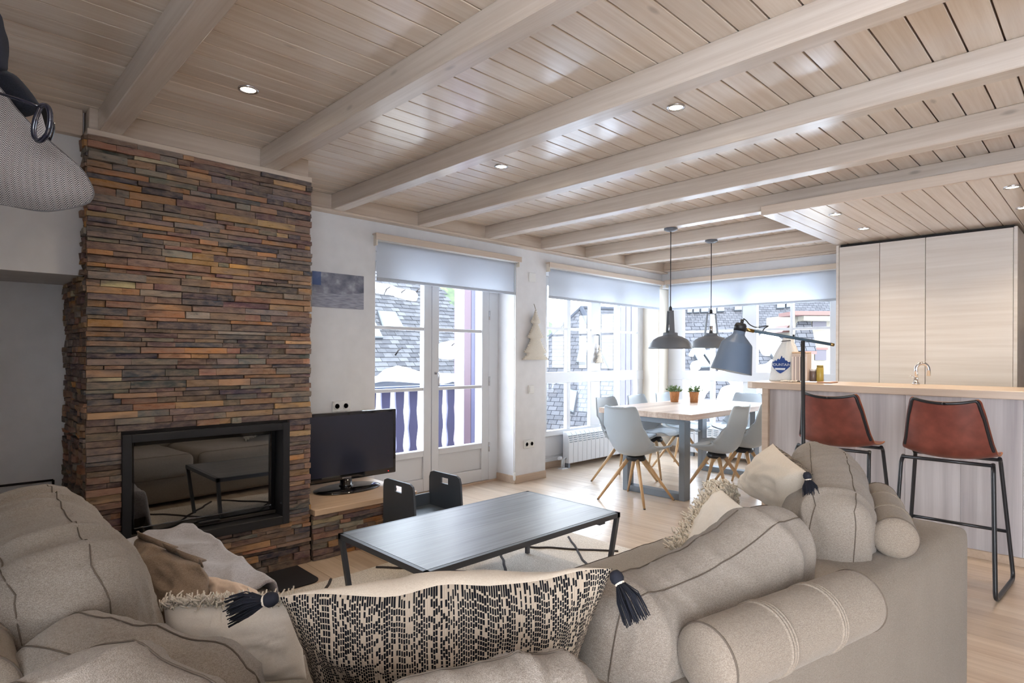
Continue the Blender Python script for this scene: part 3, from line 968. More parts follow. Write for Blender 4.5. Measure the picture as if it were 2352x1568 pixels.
# felt trees
TREE = [(0.0, 1.0), (0.06, 0.86), (0.135, 0.73), (0.065, 0.69), (0.15, 0.55), (0.24, 0.44), (0.135, 0.40), (0.24, 0.24), (0.335, 0.15), (0.235, 0.115), (0.39, 0.0)]
def felt_tree(label, P, U, V, Nn, hgt):
    """padded tree: outline in U,V plane, puffed along Nn"""
    P, U, V, Nn = Vector(P), Vector(U), Vector(V), Vector(Nn)
    t = thing('felt_tree', label, 'tree ornament', P, 0, 'stuffed felt trees')
    half = [(x, y) for x, y in TREE]
    fine = []
    for i in range(len(half) - 1):
        for q in range(3):
            s_ = q / 3
            fine.append((half[i][0] * (1 - s_) + half[i + 1][0] * s_, half[i][1] * (1 - s_) + half[i + 1][1] * s_))
    fine.append(half[-1])
    rows = fine
    vs, fs = [], []
    nx = 6
    for side in (1, -1):
        for (x, y) in rows:
            for j in range(-nx, nx + 1):
                s_ = j / nx
                d_ = 0.05 * math.sqrt(max(0.0, 1 - s_ * s_)) * min(1.0, x / 0.12 + 0.05) * min(1.0, (1.0 - abs(y - 0.45) * 1.1) + 0.35) * (1.0 if y > 0.03 else 0.25)
                vs.append(P + U * (s_ * x * hgt) + V * (y * hgt) + Nn * (side * d_ * hgt + 0.05 * hgt + 0.004))
    R = 2 * nx + 1
    for sd in range(2):
        b = sd * len(rows) * R
        for i in range(len(rows) - 1):
            for j in range(R - 1):
                fs.append((b + i * R + j, b + i * R + j + 1, b + (i + 1) * R + j + 1, b + (i + 1) * R + j))
    MB().add(vs, fs, True).build('body', M['felt'], t)
    st_ = MB()
    for sgn in (-1, 1):
        for i in range(1, len(rows)):
            x, y = rows[i]
            c = P + U * (sgn * (x - 0.02) * hgt) + V * ((y + 0.012) * hgt) + Nn * (0.062 * hgt + 0.004)
            st_.tube([c - U * 0.005 - Nn * 0.004, c + U * 0.005 + Nn * 0.001], 0.0022, 5)
    for i in range(-8, 9):
        c = P + U * (i / 8 * 0.37 * hgt) + V * (0.02 * hgt) + Nn * (0.058 * hgt + 0.004)
        st_.tube([c - V * 0.006, c + V * 0.006], 0.0022, 5)
    st_.build('blanket_stitch', M['feltstitch'], t)
    MB().tube([P + V * (hgt * 0.98) + Nn * (0.05 * hgt + 0.004), P + V * (hgt * 1.09) + Nn * 0.006], 0.003, 5).build('hanging_loop', M['feltstitch'], t)
felt_tree('large cream stuffed felt tree hung on the white pier', (W, 4.300, 1.207), (0, 1, 0), (0, 0, 1), (1, 0, 0), 0.515)
felt_tree('small felt tree hanging from the dining window handle', (-4.345, 5.69, 1.165), (0, 1, 0), (0, 0, 1), (1, 0, 0), 0.215)

# ---------------------------------------------------------------- recessed spotlights
SPOT = [(-2.70, 0.99, CEIL, 'recessed ceiling spotlight in front of the stone chimney'), (-2.68, 2.515, CEIL, 'recessed ceiling spotlight above the coffee table, window side'),
        (-1.46, 2.50, CEIL, 'recessed ceiling spotlight above the sofa, third bay'), (-1.41, 4.60, 2.27, 'recessed soffit spotlight over the left end of the bar'),
        (-1.405, 5.27, 2.27, 'recessed soffit spotlight before the tall cabinets, left one'), (-0.44, 4.60, 2.27, 'recessed soffit spotlight at the right edge over the bar'),
        (-0.445, 5.29, 2.27, 'recessed soffit spotlight at the right edge before the cabinets')]
for (x, y, z, lab) in SPOT:
    t = thing('ceiling_spotlight', lab, 'spotlight', (x, y, z), 0, 'recessed spotlights')
    MB().lathe([(0.043, 0.0), (0.043, -0.005), (0.034, -0.006), (0.030, 0.001)], 24, Matrix.Translation((x, y, z)), False).build('ring', M['satin'], t)
    MB().lathe([(0.031, -0.002), (0.0, -0.003)], 20, Matrix.Translation((x, y, z)), False).build('lens', M['lens'], t)
    ld = bpy.data.lights.new('spot_light', 'SPOT')
    ld.energy = 9
    ld.spot_size = math.radians(130)
    ld.spot_blend = 0.8
    ld.shadow_soft_size = 0.03
    ld.color = (1.0, 0.82, 0.6)
    lo = bpy.data.objects.new('spot_light', ld)
    COL.objects.link(lo)
    attach(lo, t)
    lo.location = (x, y, z - 0.01)

# ---------------------------------------------------------------- child's cube chair
kc = thing('cube_chair', "charcoal child's chair with two slotted side panels beside the coffee table", 'chair', (-3.15, 2.27, 0))
def side_panel(y):
    outer = fillet([(-3.33, y, 0.0), (-3.33, y, 0.46), (-3.00, y, 0.46), (-2.955, y, 0.0)], 0.045, 5)
    outer = [Vector((-3.33, y, 0.0))] + outer[1:-1] + [Vector((-2.955, y, 0.0))]
    xs = (-3.20, -3.12)
    # panel with a slot: build as ring of quads round the slot plus lower body
    m = MB()
    m.prism([(-3.33, y, 0.0), (-2.955, y, 0.0), (-2.990, y, 0.385), (-3.33, y, 0.385)], (0, 0.014, 0))
    m.prism([(-3.33, y, 0.385), (-3.20, y, 0.385), (-3.20, y, 0.455), (-3.285, y, 0.455), (-3.318, y, 0.442), (-3.33, y, 0.41)], (0, 0.014, 0))
    m.prism([(-3.12, y, 0.385), (-2.990, y, 0.385), (-2.992, y, 0.41), (-3.004, y, 0.442), (-3.035, y, 0.455), (-3.12, y, 0.455)], (0, 0.014, 0))
    m.prism([(-3.20, y, 0.425), (-3.12, y, 0.425), (-3.12, y, 0.455), (-3.20, y, 0.455)], (0, 0.014, 0))
    m.build('side_panel', M['darkpanel'], kc)
side_panel(2.085); side_panel(2.452)
MB().box(-3.32, 2.099, 0.205, -2.99, 2.452, 0.220).build('seat', M['darkpanel'], kc, 0.002)
MB().box(-3.33, 2.099, 0.0, -3.316, 2.452, 0.30).build('back_panel', M['darkpanel'], kc, 0.002)

# ---------------------------------------------------------------- coffee table and rug
ct = thing('coffee_table', 'long low coffee table with dark oak top and thin steel frame', 'coffee table', (-2.265, 2.045, 0))
X0, X1, Y0, Y1, ZT = -2.622, -1.910, 1.392, 2.702, 0.388
fr = MB()
fw_, fh_ = 0.022, 0.026
for (a, b) in (((X0, Y0), (X1, Y0)), ((X1, Y0), (X1, Y1)), ((X1, Y1), (X0, Y1)), ((X0, Y1), (X0, Y0))):
    dx = 0.011 if a[0] == b[0] == X0 else (-0.011 if a[0] == b[0] else 0)
    dy = 0.011 if a[1] == b[1] == Y0 else (-0.011 if a[1] == b[1] else 0)
    fr.bar((a[0] + dx, a[1] + dy, ZT - 0.013), (b[0] + dx, b[1] + dy, ZT - 0.013), fw_, fh_)
fr.build('frame', M['darksteel'], ct)
MB().box(X0 + 0.021, Y0 + 0.021, ZT - 0.022, X1 - 0.021, Y1 - 0.021, ZT + 0.001).build('top', M['coffee'], ct)
for (x, y, sx_, sy_) in ((X0, Y0, 1, 1), (X1, Y0, -1, 1), (X1, Y1, -1, -1), (X0, Y1, 1, -1)):
    MB().bar((x + sx_ * 0.012, y + sy_ * 0.012, ZT - 0.02), (x + sx_ * 0.050, y + sy_ * 0.050, 0.014), 0.022, 0.022).build('leg', M['darksteel'], ct)
lf = MB().box(-2.15, 2.55, ZT - 0.048, -1.935, 2.60, ZT - 0.03); lf.build('corner_plate', M['darksteel'], ct)
rg = thing('wool_rug', 'cream shaggy rug with thin dark diamond lines under the coffee table', 'rug', (-2.3, 2.1, 0))
rb = MB()
nx_, ny_ = 34, 46
vs, fs = [], []
RX0, RX1, RY0, RY1 = -3.05, -1.62, 0.98, 3.22
for j in range(ny_ + 1):
    for i in range(nx_ + 1):
        x = RX0 + (RX1 - RX0) * i / nx_
        y = RY0 + (RY1 - RY0) * j / ny_
        if i == 0:
            x += 0.035 * noise.noise((0.3, y * 2.2, 0))
        z = 0.010 + 0.006 * noise.noise((x * 5, y * 5, 1.0))
        if i in (0, nx_) or j in (0, ny_):
            z = 0.002
        vs.append((x, y, z))
for j in range(ny_):
    for i in range(nx_):
        a = j * (nx_ + 1) + i
        fs.append((a, a + 1, a + nx_ + 2, a + nx_ + 1))
rb.add(vs, fs, True)
rb.build('pile', M['rug'], rg)
def rug_line(p):
    m = MB()
    P = smooth_path([(x, y, 0.0) for x, y in p], 8)
    P = [Vector((q.x + 0.012 * noise.noise((q.x * 9, q.y * 9, 3)), q.y + 0.012 * noise.noise((q.y * 9, q.x * 9, 7)), 0.016 + 0.006 * noise.noise((q.x * 5, q.y * 5, 1.0)) - 0.003)) for q in P]
    m.tube(P, 0.008, 6)
    m.build('dark_line', M['rugline'], rg)
for k_ in range(-1, 4):
    yb = 1.0 + 0.62 * k_
    a_, b_ = (-3.02, yb + 0.22), (-1.66, yb + 1.28)
    def clipl(p, q):
        pts_ = [(p[0] + (q[0] - p[0]) * t_ / 10, p[1] + (q[1] - p[1]) * t_ / 10) for t_ in range(11)]
        pts_ = [z_ for z_ in pts_ if RY0 + 0.04 < z_[1] < RY1 - 0.04]
        if len(pts_) > 2:
            rug_line(pts_)
    clipl(a_, b_)
    clipl((-1.66, yb + 0.10), (-3.02, yb + 1.18))
# ---------------------------------------------------------------- dining table
dt = thing('dining_table', 'thick pale oak dining table on grey steel loop legs', 'table', (-2.98, 5.43, 0))
TX0, TX1, TY0, TY1 = -3.465, -2.500, 4.545, 6.330
nst = 9
for i in range(nst):
    a = TX0 + (TX1 - TX0) * i / nst
    b = TX0 + (TX1 - TX0) * (i + 1) / nst
    MB().box(a, TY0, 0.706, b - 0.0006, TY1, 0.756).build('plank', M['tabletop'], dt, 0.002)
for (y0, y1) in ((4.605, 4.705), (6.02, 6.12)):
    m = MB()
    lx0, lx1, tw = -3.228, -2.592, 0.055
    m.box(lx0, y0, 0.0, lx0 + tw, y1, 0.705)
    m.box(lx1 - tw, y0, 0.0, lx1, y1, 0.705)
    m.box(lx0 + tw, y0, 0.0, lx1 - tw, y1, tw)
    m.box(lx0 + tw, y0, 0.655, lx1 - tw, y1, 0.705)
    m.build('loop_leg', M['greysteel'], dt, 0.003)

# ---------------------------------------------------------------- shell chairs
def chair_proto():
    t = thing('shell_chair', 'x', 'chair', (0, 0, 0))
    # profile in the (y forward, z) plane: front lip, seat, bend, back
    prof = smooth_path([(0.235, 0.425), (0.205, 0.432), (0.10, 0.410), (-0.04, 0.392), (-0.135, 0.405), (-0.192, 0.475), (-0.222, 0.58), (-0.248, 0.70), (-0.268, 0.795), (-0.282, 0.815)] and
                       [Vector((0, a, b)) for a, b in [(0.235, 0.425), (0.205, 0.432), (0.10, 0.410), (-0.04, 0.392), (-0.135, 0.405), (-0.192, 0.475), (-0.222, 0.58), (-0.248, 0.70), (-0.268, 0.795), (-0.282, 0.815)]], 4)
    m = len(prof)
    vs, fs = [], []
    nx = 12
    for i, p in enumerate(prof):
        s = i / (m - 1)
        t_ = (prof[min(i + 1, m - 1)] - prof[max(i - 1, 0)]).normalized()
        nrm = Vector((0, t_.z, -t_.y))          # towards the sitter
        if nrm.z < 0 and s < 0.5:
            nrm = -nrm
        if s >= 0.5 and nrm.y < 0:
            nrm = -nrm
        wdt = 0.235 - 0.02 * s if s < 0.55 else 0.225 - 0.085 * ((s - 0.55) / 0.45) ** 1.3
        if s < 0.12:
            wdt *= 0.70 + 0.30 * math.sqrt(s / 0.12)
        if s > 0.90:
            wdt *= 1.0 - 0.22 * ((s - 0.90) / 0.10) ** 2
        lift = 0.035 + 0.10 * math.exp(-((s - 0.48) / 0.2) ** 2)
        if s > 0.7:
            lift = 0.035 + 0.03 * (1 - s)
        for j in range(-nx, nx + 1):
            x = j / nx
            q = p + Vector((1, 0, 0)) * (x * wdt) + nrm * (lift * abs(x) ** 2.6)
            if s > 0.92:
                q.z -= 0.012 * abs(x) ** 3
            vs.append(q)
    R = 2 * nx + 1
    for i in range(m - 1):
        for j in range(R - 1):
            fs.append((i * R + j, i * R + j + 1, (i + 1) * R + j + 1, (i + 1) * R + j))
    sh = MB().add(vs, fs, True).build('shell', M['chair'], t)
    md = sh.modifiers.new('thickness', 'SOLIDIFY'); md.thickness = 0.012; md.offset = -1
    # seat pad
    pv, pf = [], []
    nr, na = 8, 28
    for sd in (1, -1):
        for i in range(nr + 1):
            r = i / nr
            for j in range(na):
                a = 2 * PI * j / na
                ca, sa = math.cos(a), math.sin(a)
                ex = 0.195 * math.copysign(abs(ca) ** 0.75, ca) * r
                ey = 0.185 * math.copysign(abs(sa) ** 0.75, sa) * r
                h = 0.022 * math.sqrt(max(0, 1 - r ** 4))
                zz = 0.432 + 0.10 * abs(ex / 0.235) ** 2.6 * 0.6 + (0.012 if ey > 0.1 else 0.0) * (ey - 0.1) / 0.085
                pv.append((ex, 0.03 + ey, zz + sd * h))
    for sd in range(2):
        b = sd * (nr + 1) * na
        for i in range(nr):
            for j in range(na):
                q = (b + i * na + j, b + i * na + (j + 1) % na, b + (i + 1) * na + (j + 1) % na, b + (i + 1) * na + j)
                pf.append(q)
    MB().add(pv, pf, True).build('seat_pad', M['pad'], t)
    MB().lathe([(0.075, 0.345), (0.085, 0.355), (0.085, 0.372), (0.07, 0.395)], 20).build('base_plate', M['black'], t)
    for (sx_, sy_) in ((1, 1), (1, -1), (-1, 1), (-1, -1)):
        MB().tube([(sx_ * 0.045, sy_ * 0.045, 0.362), (sx_ * 0.235, sy_ * 0.225, 0.004)], 0.018, 12, r2=0.010).build('leg', M['beech'], t)
        
    for (sx_, sy_) in ((1, 1), (1, -1), (-1, 1), (-1, -1)):
        MB().lathe([(0.010, 0), (0.0105, 0.006)], 10, Matrix.Translation((sx_ * 0.236, sy_ * 0.226, 0.0))).build('foot', M['black'], t)
    return t
ch0 = chair_proto()
CH = [(-2.92, 4.36, 0, 'grey shell chair at the near head of the dining table'),
      (-3.43, 4.92, -PI / 2, 'grey shell chair on the window side of the dining table, nearest one'),
      (-3.43, 5.47, -PI / 2, 'grey shell chair on the window side of the dining table, middle one'),
      (-3.43, 6.02, -PI / 2, 'grey shell chair on the window side of the dining table, farthest one'),
      (-2.50, 5.00, PI / 2, 'grey shell chair on the bar side of the dining table, nearest one'),
      (-2.47, 5.49, PI / 2, 'grey shell chair half hidden by the bar end panel'),
      (-2.98, 6.50, PI, 'grey shell chair at the far head of the dining table')]
for i, (x, y, a, lab) in enumerate(CH):
    c = ch0 if i == 0 else copy_tree(ch0)
    c.location = (x, y, 0)
    c.rotation_euler = (0, 0, a)
    c['label'] = lab
    c['group'] = 'shell chairs around the dining table'

# ---------------------------------------------------------------- potted plants
def pot(label, x, y, seed):
    r = random.Random(seed)
    t = thing('potted_plant', label, 'plant', (x, y, 0.756), 0, 'potted plants on the dining table')
    MB().lathe([(0.038, 0.0), (0.040, 0.0), (0.052, 0.105), (0.055, 0.108), (0.055, 0.114), (0.049, 0.114), (0.046, 0.10)], 24, Matrix.Translation((x, y, 0.7565))).build('pot', M['pot'], t)
    MB().lathe([(0.0, 0.0), (0.048, 0.0)], 20, Matrix.Translation((x, y, 0.858)), False).build('soil', M['soil'], t)
    lm = MB()
    for i in range(150):
        a = r.uniform(0, 2 * PI)
        el = r.uniform(0.25, 1.45)
        d = Vector((math.cos(a) * math.cos(el), math.sin(a) * math.cos(el), math.sin(el)))
        base = Vector((x, y, 0.858)) + Vector((math.cos(a), math.sin(a), 0)) * 0.02 + d * r.uniform(0.01, 0.062)
        L = r.uniform(0.022, 0.038)
        sd = d.cross(Vector((r.uniform(-1, 1), r.uniform(-1, 1), 0.3))).normalized() * L * 0.26
        d2 = (d + Vector((r.uniform(-.6, .6), r.uniform(-.6, .6), r.uniform(-.2, .5)))).normalized()
        lm.add([base, base + d2 * L * 0.5 + sd, base + d2 * L, base + d2 * L * 0.5 - sd], [(0, 1, 2, 3)])
    for i in range(14):
        a = r.uniform(0, 2 * PI)
        q = Vector((x + math.cos(a) * 0.045, y + math.sin(a) * 0.045, 0.858 + r.uniform(0.03, 0.075)))
        lm.tube([(x, y, 0.856), (x * 0.5 + q.x * 0.5, y * 0.5 + q.y * 0.5, 0.90), q], 0.0012, 4)
    o = lm.build('foliage', M['leaf'], t)
pot('small leafy plant in a woven pot on the dining table, left one', -3.330, 5.70, 3)
pot('small leafy plant in a woven pot on the dining table, right one', -3.155, 5.80, 5)

# ---------------------------------------------------------------- pendant lamps
def pendant(label, x, y, zr, ang):
    t = thing('pendant_lamp', label, 'pendant lamp', (x, y, 2.315), 0, 'industrial pendant lamps over the dining table')
    T_ = Matrix.Translation((x, y, 0))
    MB().lathe([(0.055, 2.3145), (0.055, 2.300), (0.035, 2.290), (0.010, 2.286)], 24, T_).build('ceiling_rose', M['pendant'], t)
    zt = zr + 0.325
    MB().tube([(x, y, 2.287), (x, y, zt)], 0.0035, 6).build('cable', M['black'], t)
    MB().lathe([(0.176, zr), (0.180, zr + 0.004), (0.176, zr + 0.012), (0.165, zr + 0.045), (0.140, zr + 0.075), (0.100, zr + 0.098), (0.062, zr + 0.108), (0.058, zr + 0.125), (0.060, zr + 0.128)], 40, T_, False).build('shade', M['pendant'], t)
    MB().lathe([(0.174, zr + 0.002), (0.162, zr + 0.044), (0.136, zr + 0.072), (0.095, zr + 0.094), (0.0, zr + 0.104)], 40, T_, False).build('shade_lining', M['pendantin'], t)
    MB().lathe([(0.059, zr + 0.112), (0.060, zr + 0.130), (0.052, zr + 0.134), (0.0, zr + 0.135)], 28, T_).build('collar', M['pendant'], t)
    Rz = T_ @ Matrix.Rotation(ang, 4, 'Z')
    for s_ in (-1, 1):
        a = Rz @ Vector((s_ * 0.056, 0, zr + 0.13)); b = Rz @ Vector((s_ * 0.036, 0, zt - 0.012)); 
        for q in (-1, 1):
            off = Rz.to_3x3() @ Vector((0, q * 0.022, 0))
            pass
        m = MB()
        wv = Rz.to_3x3() @ Vector((0, 0.022, 0))
        ev = Rz.to_3x3() @ Vector((0.004, 0, 0))
        m.prism([a - wv, a + wv, b + wv * 0.8, b - wv * 0.8], ev)
        m.build('strap', M['pendant'], t)
    m = MB(); a = Rz @ Vector((-0.038, 0, zt - 0.012)); b = Rz @ Vector((0.038, 0, zt - 0.012))
    m.bar(a, b, 0.036, 0.006); m.build('yoke', M['pendant'], t)
    MB().lathe([(0.004, zt + 0.03), (0.012, zt + 0.018), (0.014, zt - 0.012)], 12, T_).build('cable_grip', M['black'], t)
    MB().lathe([(0.016, zr + 0.135), (0.016, zr + 0.20)], 14, T_).build('lamp_holder', M['satin'], t)
pendant('grey industrial pendant lamp over the dining table, nearer one', -2.600, 4.380, 1.312, TH + PI / 2)
pendant('grey industrial pendant lamp over the dining table, behind the floor lamp shade', -2.600, 5.085, 1.327, TH)

# ---------------------------------------------------------------- radiators
def radiator(label, axis, pos, u0, n_, group='white column radiators'):
    loc = (pos, u0, 0) if axis == 'x' else (u0, pos, 0)
    t = thing('radiator', label, 'radiator', loc, 0, group)
    def P(a, d, z):      # a along, d out from wall
        return Vector((pos + d, a, z)) if axis == 'x' else Vector((a, pos - d, z))
    z0, z1, dp = 0.055, 0.40, 0.095
    for i in range(n_):
        a = u0 + i * 0.08
        m = MB()
        q = [(0.006, z0), (dp, z0), (dp, z1 - 0.10), (dp - 0.018, z1 - 0.035), (dp - 0.05, z1), (0.006, z1)]
        e = P(a + 0.0775, 0, 0) - P(a, 0, 0)
        m.prism([P(a, d, z) for d, z in q], e)
        c = m.build('column', M['white'], t, 0.003)
        g = MB()
        for r_ in range(4):
            zz = z1 - 0.045 - r_ * 0.022
            dd = dp - 0.012 + 0.003 * r_
            s0 = P(a + 0.014, dd + 0.004, zz); 
            g.bar(P(a + 0.014, dd + 0.0005, zz), P(a + 0.063, dd + 0.0005, zz), 0.010, 0.010)
        g.build('vent_slot', plain('slot_grey', srgb(140, 150, 156), 0.6) if 'slot_grey' not in bpy.data.materials else bpy.data.materials['slot_grey'], c)
    v = MB()
    v.tube([P(u0 - 0.035, 0.05, 0.003), P(u0 - 0.035, 0.05, 0.11), P(u0, 0.05, 0.11)], 0.011, 8)
    v.tube([P(u0 - 0.065, 0.05, 0.003), P(u0 - 0.065, 0.05, 0.11)], 0.009, 8)
    v.build('pipe', M['white'], t)
    MB().lathe([(0.017, 0), (0.020, 0.012), (0.018, 0.045)], 14, Matrix.Translation(P(u0 - 0.075, 0.05, 0.12)) @ Matrix.Rotation(PI / 2, 4, 'X' if axis == 'x' else 'Y')).build('valve', M['white'], t)
    MB().box(*(list(P(u0 - 0.10, 0.02, 0.0)) + list(P(u0 - 0.005, 0.085, 0.008)))).build('floor_collar', M['white'], t)
    for a in (u0 + 0.03, u0 + n_ * 0.08 - 0.06):
        MB().bar(P(a, 0.05, 0.0), P(a, 0.05, 0.06), 0.03, 0.05).build('foot', M['greysteel'], t)
radiator('white column radiator below the left-wall dining window', 'x', -4.33, 5.02, 18)
radiator('white column radiator below the rear dining window', 'y', 6.85, -3.75, 20)
# ---------------------------------------------------------------- breakfast bar
br = thing('breakfast_bar', 'bar front clad in grey weathered boards with pale end post', 'bar', (-0.2, 4.9, 0))
BY = 4.655
x = -1.89
while x < 2.3:
    MB().box(x, BY, 0.05, min(x + 0.30, 2.3) - 0.001, BY + 0.018, 0.998).build('board', M['weathered'], br, 0.001)
    x += 0.30
MB().box(-1.94, BY - 0.03, 0.0, -1.89, 5.24, 0.999).build('end_post', M['counter'], br, 0.003)
MB().box(-1.89, BY - 0.014, 0.0, 2.3, BY + 0.02, 0.052).build('plinth', M['skirt'], br, 0.002)
MB().box(-1.889, BY + 0.02, 0.0, 2.3, 5.24, 0.998).build('carcass', M['cabinet'], br)
wt = MB()
poly = fillet([(0.3, 4.60, 0.9995), (-2.07, 4.60, 0.9995), (-2.07, 5.26, 0.9995), (0.3, 5.26, 0.9995)], 0.09, 6)
poly = [Vector((2.3, 4.60, 0.9995))] + poly[1:-1] + [Vector((2.3, 5.26, 0.9995))]
wt.prism(poly, (0, 0, 0.050))
tag(wt.build('bar_counter', M['counter'], None, 0.003), 'pale wooden bar worktop with rounded end', 'worktop')
ZC = 1.0505
# ---------------------------------------------------------------- tall kitchen cabinets
CY = 5.87
for i, (a, b, lab) in enumerate([(-1.765, -1.445, 'bleached oak tall cabinet, leftmost beside the rear window'), (-1.443, -1.112, 'bleached oak tall cabinet, narrow middle one behind the tap'), (-1.110, -0.553, 'bleached oak tall cabinet, widest one on the right')]):
    t = thing('tall_cabinet', lab, 'cabinet', ((a + b) / 2, 6.25, 0), 0, 'tall kitchen cabinets')
    MB().box(a, CY + 0.022, 0.0, b, 6.69, 2.235).build('carcass', M['gasket'] if False else M['cabinet'], t)
    MB().box(a + 0.001, CY, 0.08, b - 0.001, CY + 0.020, 2.242).build('door', M['cabinet'], t, 0.001)
    MB().box(a, CY + 0.04, 2.235, b, 6.69, 2.268).build('shadow_gap', M['gasket'], t)
e = MB().box(-1.79, CY - 0.002, 0.0, -1.767, 6.69, 2.262); tag(e.build('end_panel', M['cabinet'], None, 0.002), 'bleached oak end panel on the left of the tall cabinets', 'panel')
e = MB().box(-0.551, CY - 0.004, 0.0, -0.527, 6.69, 2.248); tag(e.build('end_panel', M['cabinet'], None, 0.002), 'bleached oak end panel on the right of the tall cabinets', 'panel')
# wall run beyond
t = thing('wall_cabinet', 'pale brown wall cabinet at the right edge behind the tall cabinets', 'cabinet', (0.2, 6.5, 1.5))
MB().box(-0.526, 6.35, 1.48, 1.2, 6.69, 2.262).build('carcass', M['trimx'], t, 0.002)
MB().box(-0.50, 6.33, 1.49, 0.10, 6.349, 2.25).build('door', M['trimx'], t, 0.002)
t = thing('base_cabinet', 'grey base cabinet at the right edge behind the bar', 'cabinet', (0.2, 6.4, 0))
MB().box(-0.526, 6.12, 0.0, 1.2, 6.69, 0.90).build('carcass', M['weathered'], t, 0.002)
MB().box(-0.526, 6.10, 0.902, 1.2, 6.69, 0.94).build('top', M['counter'], t, 0.002)
MB().box(-0.526, 6.68, 0.942, 1.2, 6.698, 1.478).build('splashback', plain('grey_tile', srgb(150, 140, 138), 0.4), t)
# tap
tp = thing('kitchen_tap', 'chrome swan-neck tap on the bar worktop', 'tap', (-1.01, 5.10, ZC))
MB().lathe([(0.024, 0.0), (0.024, 0.012), (0.016, 0.018), (0.015, 0.05)], 20, Matrix.Translation((-1.02, 5.10, ZC))).build('base', M['chrome'], tp)
arc = [(-1.02, 5.10, ZC + 0.04), (-1.02, 5.10, ZC + 0.11)]
for q in range(9):
    a = PI * q / 8
    arc.append((-1.02 + 0.034 * (1 - math.cos(a)), 5.10 + 0.02 * (1 - math.cos(a)), ZC + 0.11 + 0.045 * math.sin(a)))
arc.append((-0.952, 5.14, ZC + 0.065))
MB().tube(arc, 0.0125, 12).build('spout', M['chrome'], tp)
MB().tube([(-1.02, 5.10, ZC + 0.045), (-1.055, 5.085, ZC + 0.065)], 0.005, 8).build('lever', M['chrome'], tp)

# ---------------------------------------------------------------- things on the bar
bag = thing('cloth_bag', 'pale drawstring cloth bag with blue mountain print on the bar', 'bag', (-1.90, 4.98, ZC))
vs, fs = [], []
na, nz_ = 40, 22
for i in range(nz_ + 1):
    s_ = i / nz_
    z = ZC + 0.355 * s_
    wd = 0.122 * (1 - 0.10 * s_) if s_ < 0.45 else 0.110 - 0.085 * ((s_ - 0.45) / 0.55) ** 1.35
    dp = 0.072 if s_ < 0.35 else 0.072 - 0.045 * ((s_ - 0.35) / 0.65)
    if s_ > 0.9:
        wd *= 1 + 0.5 * (s_ - 0.9) / 0.1
    for j in range(na):
        a = 2 * PI * j / na
        rr = 1 + (0.10 * s_ + 0.03) * math.sin(a * 9 + 3 * s_) * s_ + 0.05 * noise.noise((math.cos(a) * 2, math.sin(a) * 2, s_ * 5))
        vs.append(Vector((-1.905 + 0.03 * s_, 4.985, z)) + Vector((math.cos(a) * wd * rr, math.sin(a) * dp * rr, 0)))
for i in range(nz_):
    for j in range(na):
        fs.append((i * na + j, i * na + (j + 1) % na, (i + 1) * na + (j + 1) % na, (i + 1) * na + j))
fs.append(tuple(reversed(range(na))))
bm_ = MB().add(vs, fs, True)
bm_.uv = [((v.x + 2.03) / 0.25, (v.z - ZC) / 0.355) if v.y < 4.985 else (0, 0) for v in vs]
bm_.build('body', fabric('bag_cloth', srgb(206, 206, 204), srgb(232, 232, 230), bump=0.1, scale=500), bag)
Bd = MB()
Bd.tube([(-1.90, 4.93, ZC + 0.325), (-1.85, 4.955, ZC + 0.33), (-1.84, 5.0, ZC + 0.328), (-1.91, 5.02, ZC + 0.33), (-1.93, 4.97, ZC + 0.326)], 0.004, 6, True)
Bd.build('drawstring', M['black'], bag)
# print: badge shape with mountain and lettering, laid just off the cloth
def on_bag(x, z, off=0.003):
    s_ = (z - ZC) / 0.355
    wd = 0.122 * (1 - 0.10 * s_) if s_ < 0.45 else 0.110 - 0.085 * ((s_ - 0.45) / 0.55) ** 1.35
    dp = 0.072 if s_ < 0.35 else 0.072 - 0.045 * ((s_ - 0.35) / 0.65)
    cx = -1.905 + 0.03 * s_
    ca = max(-0.97, min(0.97, (x - cx) / wd))
    a = -math.acos(ca)
    rr = 1 + (0.10 * s_ + 0.03) * math.sin(a * 9 + 3 * s_) * s_ + 0.05 * noise.noise((math.cos(a) * 2, math.sin(a) * 2, s_ * 5))
    return Vector((cx + math.cos(a) * wd * rr, 4.985 + math.sin(a) * dp * rr - off, z))
blue = plain('print_blue', srgb(38, 70, 136), 0.8)
pale = plain('print_pale', srgb(216, 222, 230), 0.8)
def strip(poly_top, poly_bot, mat_, off, nm):
    m = MB(); vs_, fs_ = [], []
    K = 5
    for (xt, zt_), (xb, zb_) in zip(poly_top, poly_bot):
        for q in range(K):
            vs_.append(on_bag(xt + (xb - xt) * q / (K - 1), zt_ + (zb_ - zt_) * q / (K - 1), off))
    for i in range(len(poly_top) - 1):
        for q in range(K - 1):
            a = i * K + q
            fs_.append((a, a + 1, a + K + 1, a + K))
    m.add(vs_, fs_, True).build(nm, mat_, bag)
bx0, bx1, bz = -1.985, -1.835, ZC + 0.135
top, bot = [], []
for i in range(25):
    s_ = i / 24
    x = bx0 + (bx1 - bx0) * s_
    ridge = 0.022 + 0.045 * max(0, 1 - abs(s_ - 0.55) / 0.32) + 0.012 * math.sin(s_ * 40) * (1 - abs(2 * s_ - 1)) + 0.012 * max(0, 1 - abs(s_ - 0.2) / 0.15)
    top.append((x, bz + ridge))
    bot.append((x, bz - 0.014 - 0.058 * max(0.0, 1 - abs(2 * s_ - 1) ** 1.3)))
strip(top, bot, blue, 0.0035, 'badge_print')
strip([(bx0 + 0.028 + i * 0.008, bz - 0.028) for i in range(12)], [(bx0 + 0.032 + i * 0.0072, bz - 0.044) for i in range(12)], pale, 0.0055, 'badge_band')
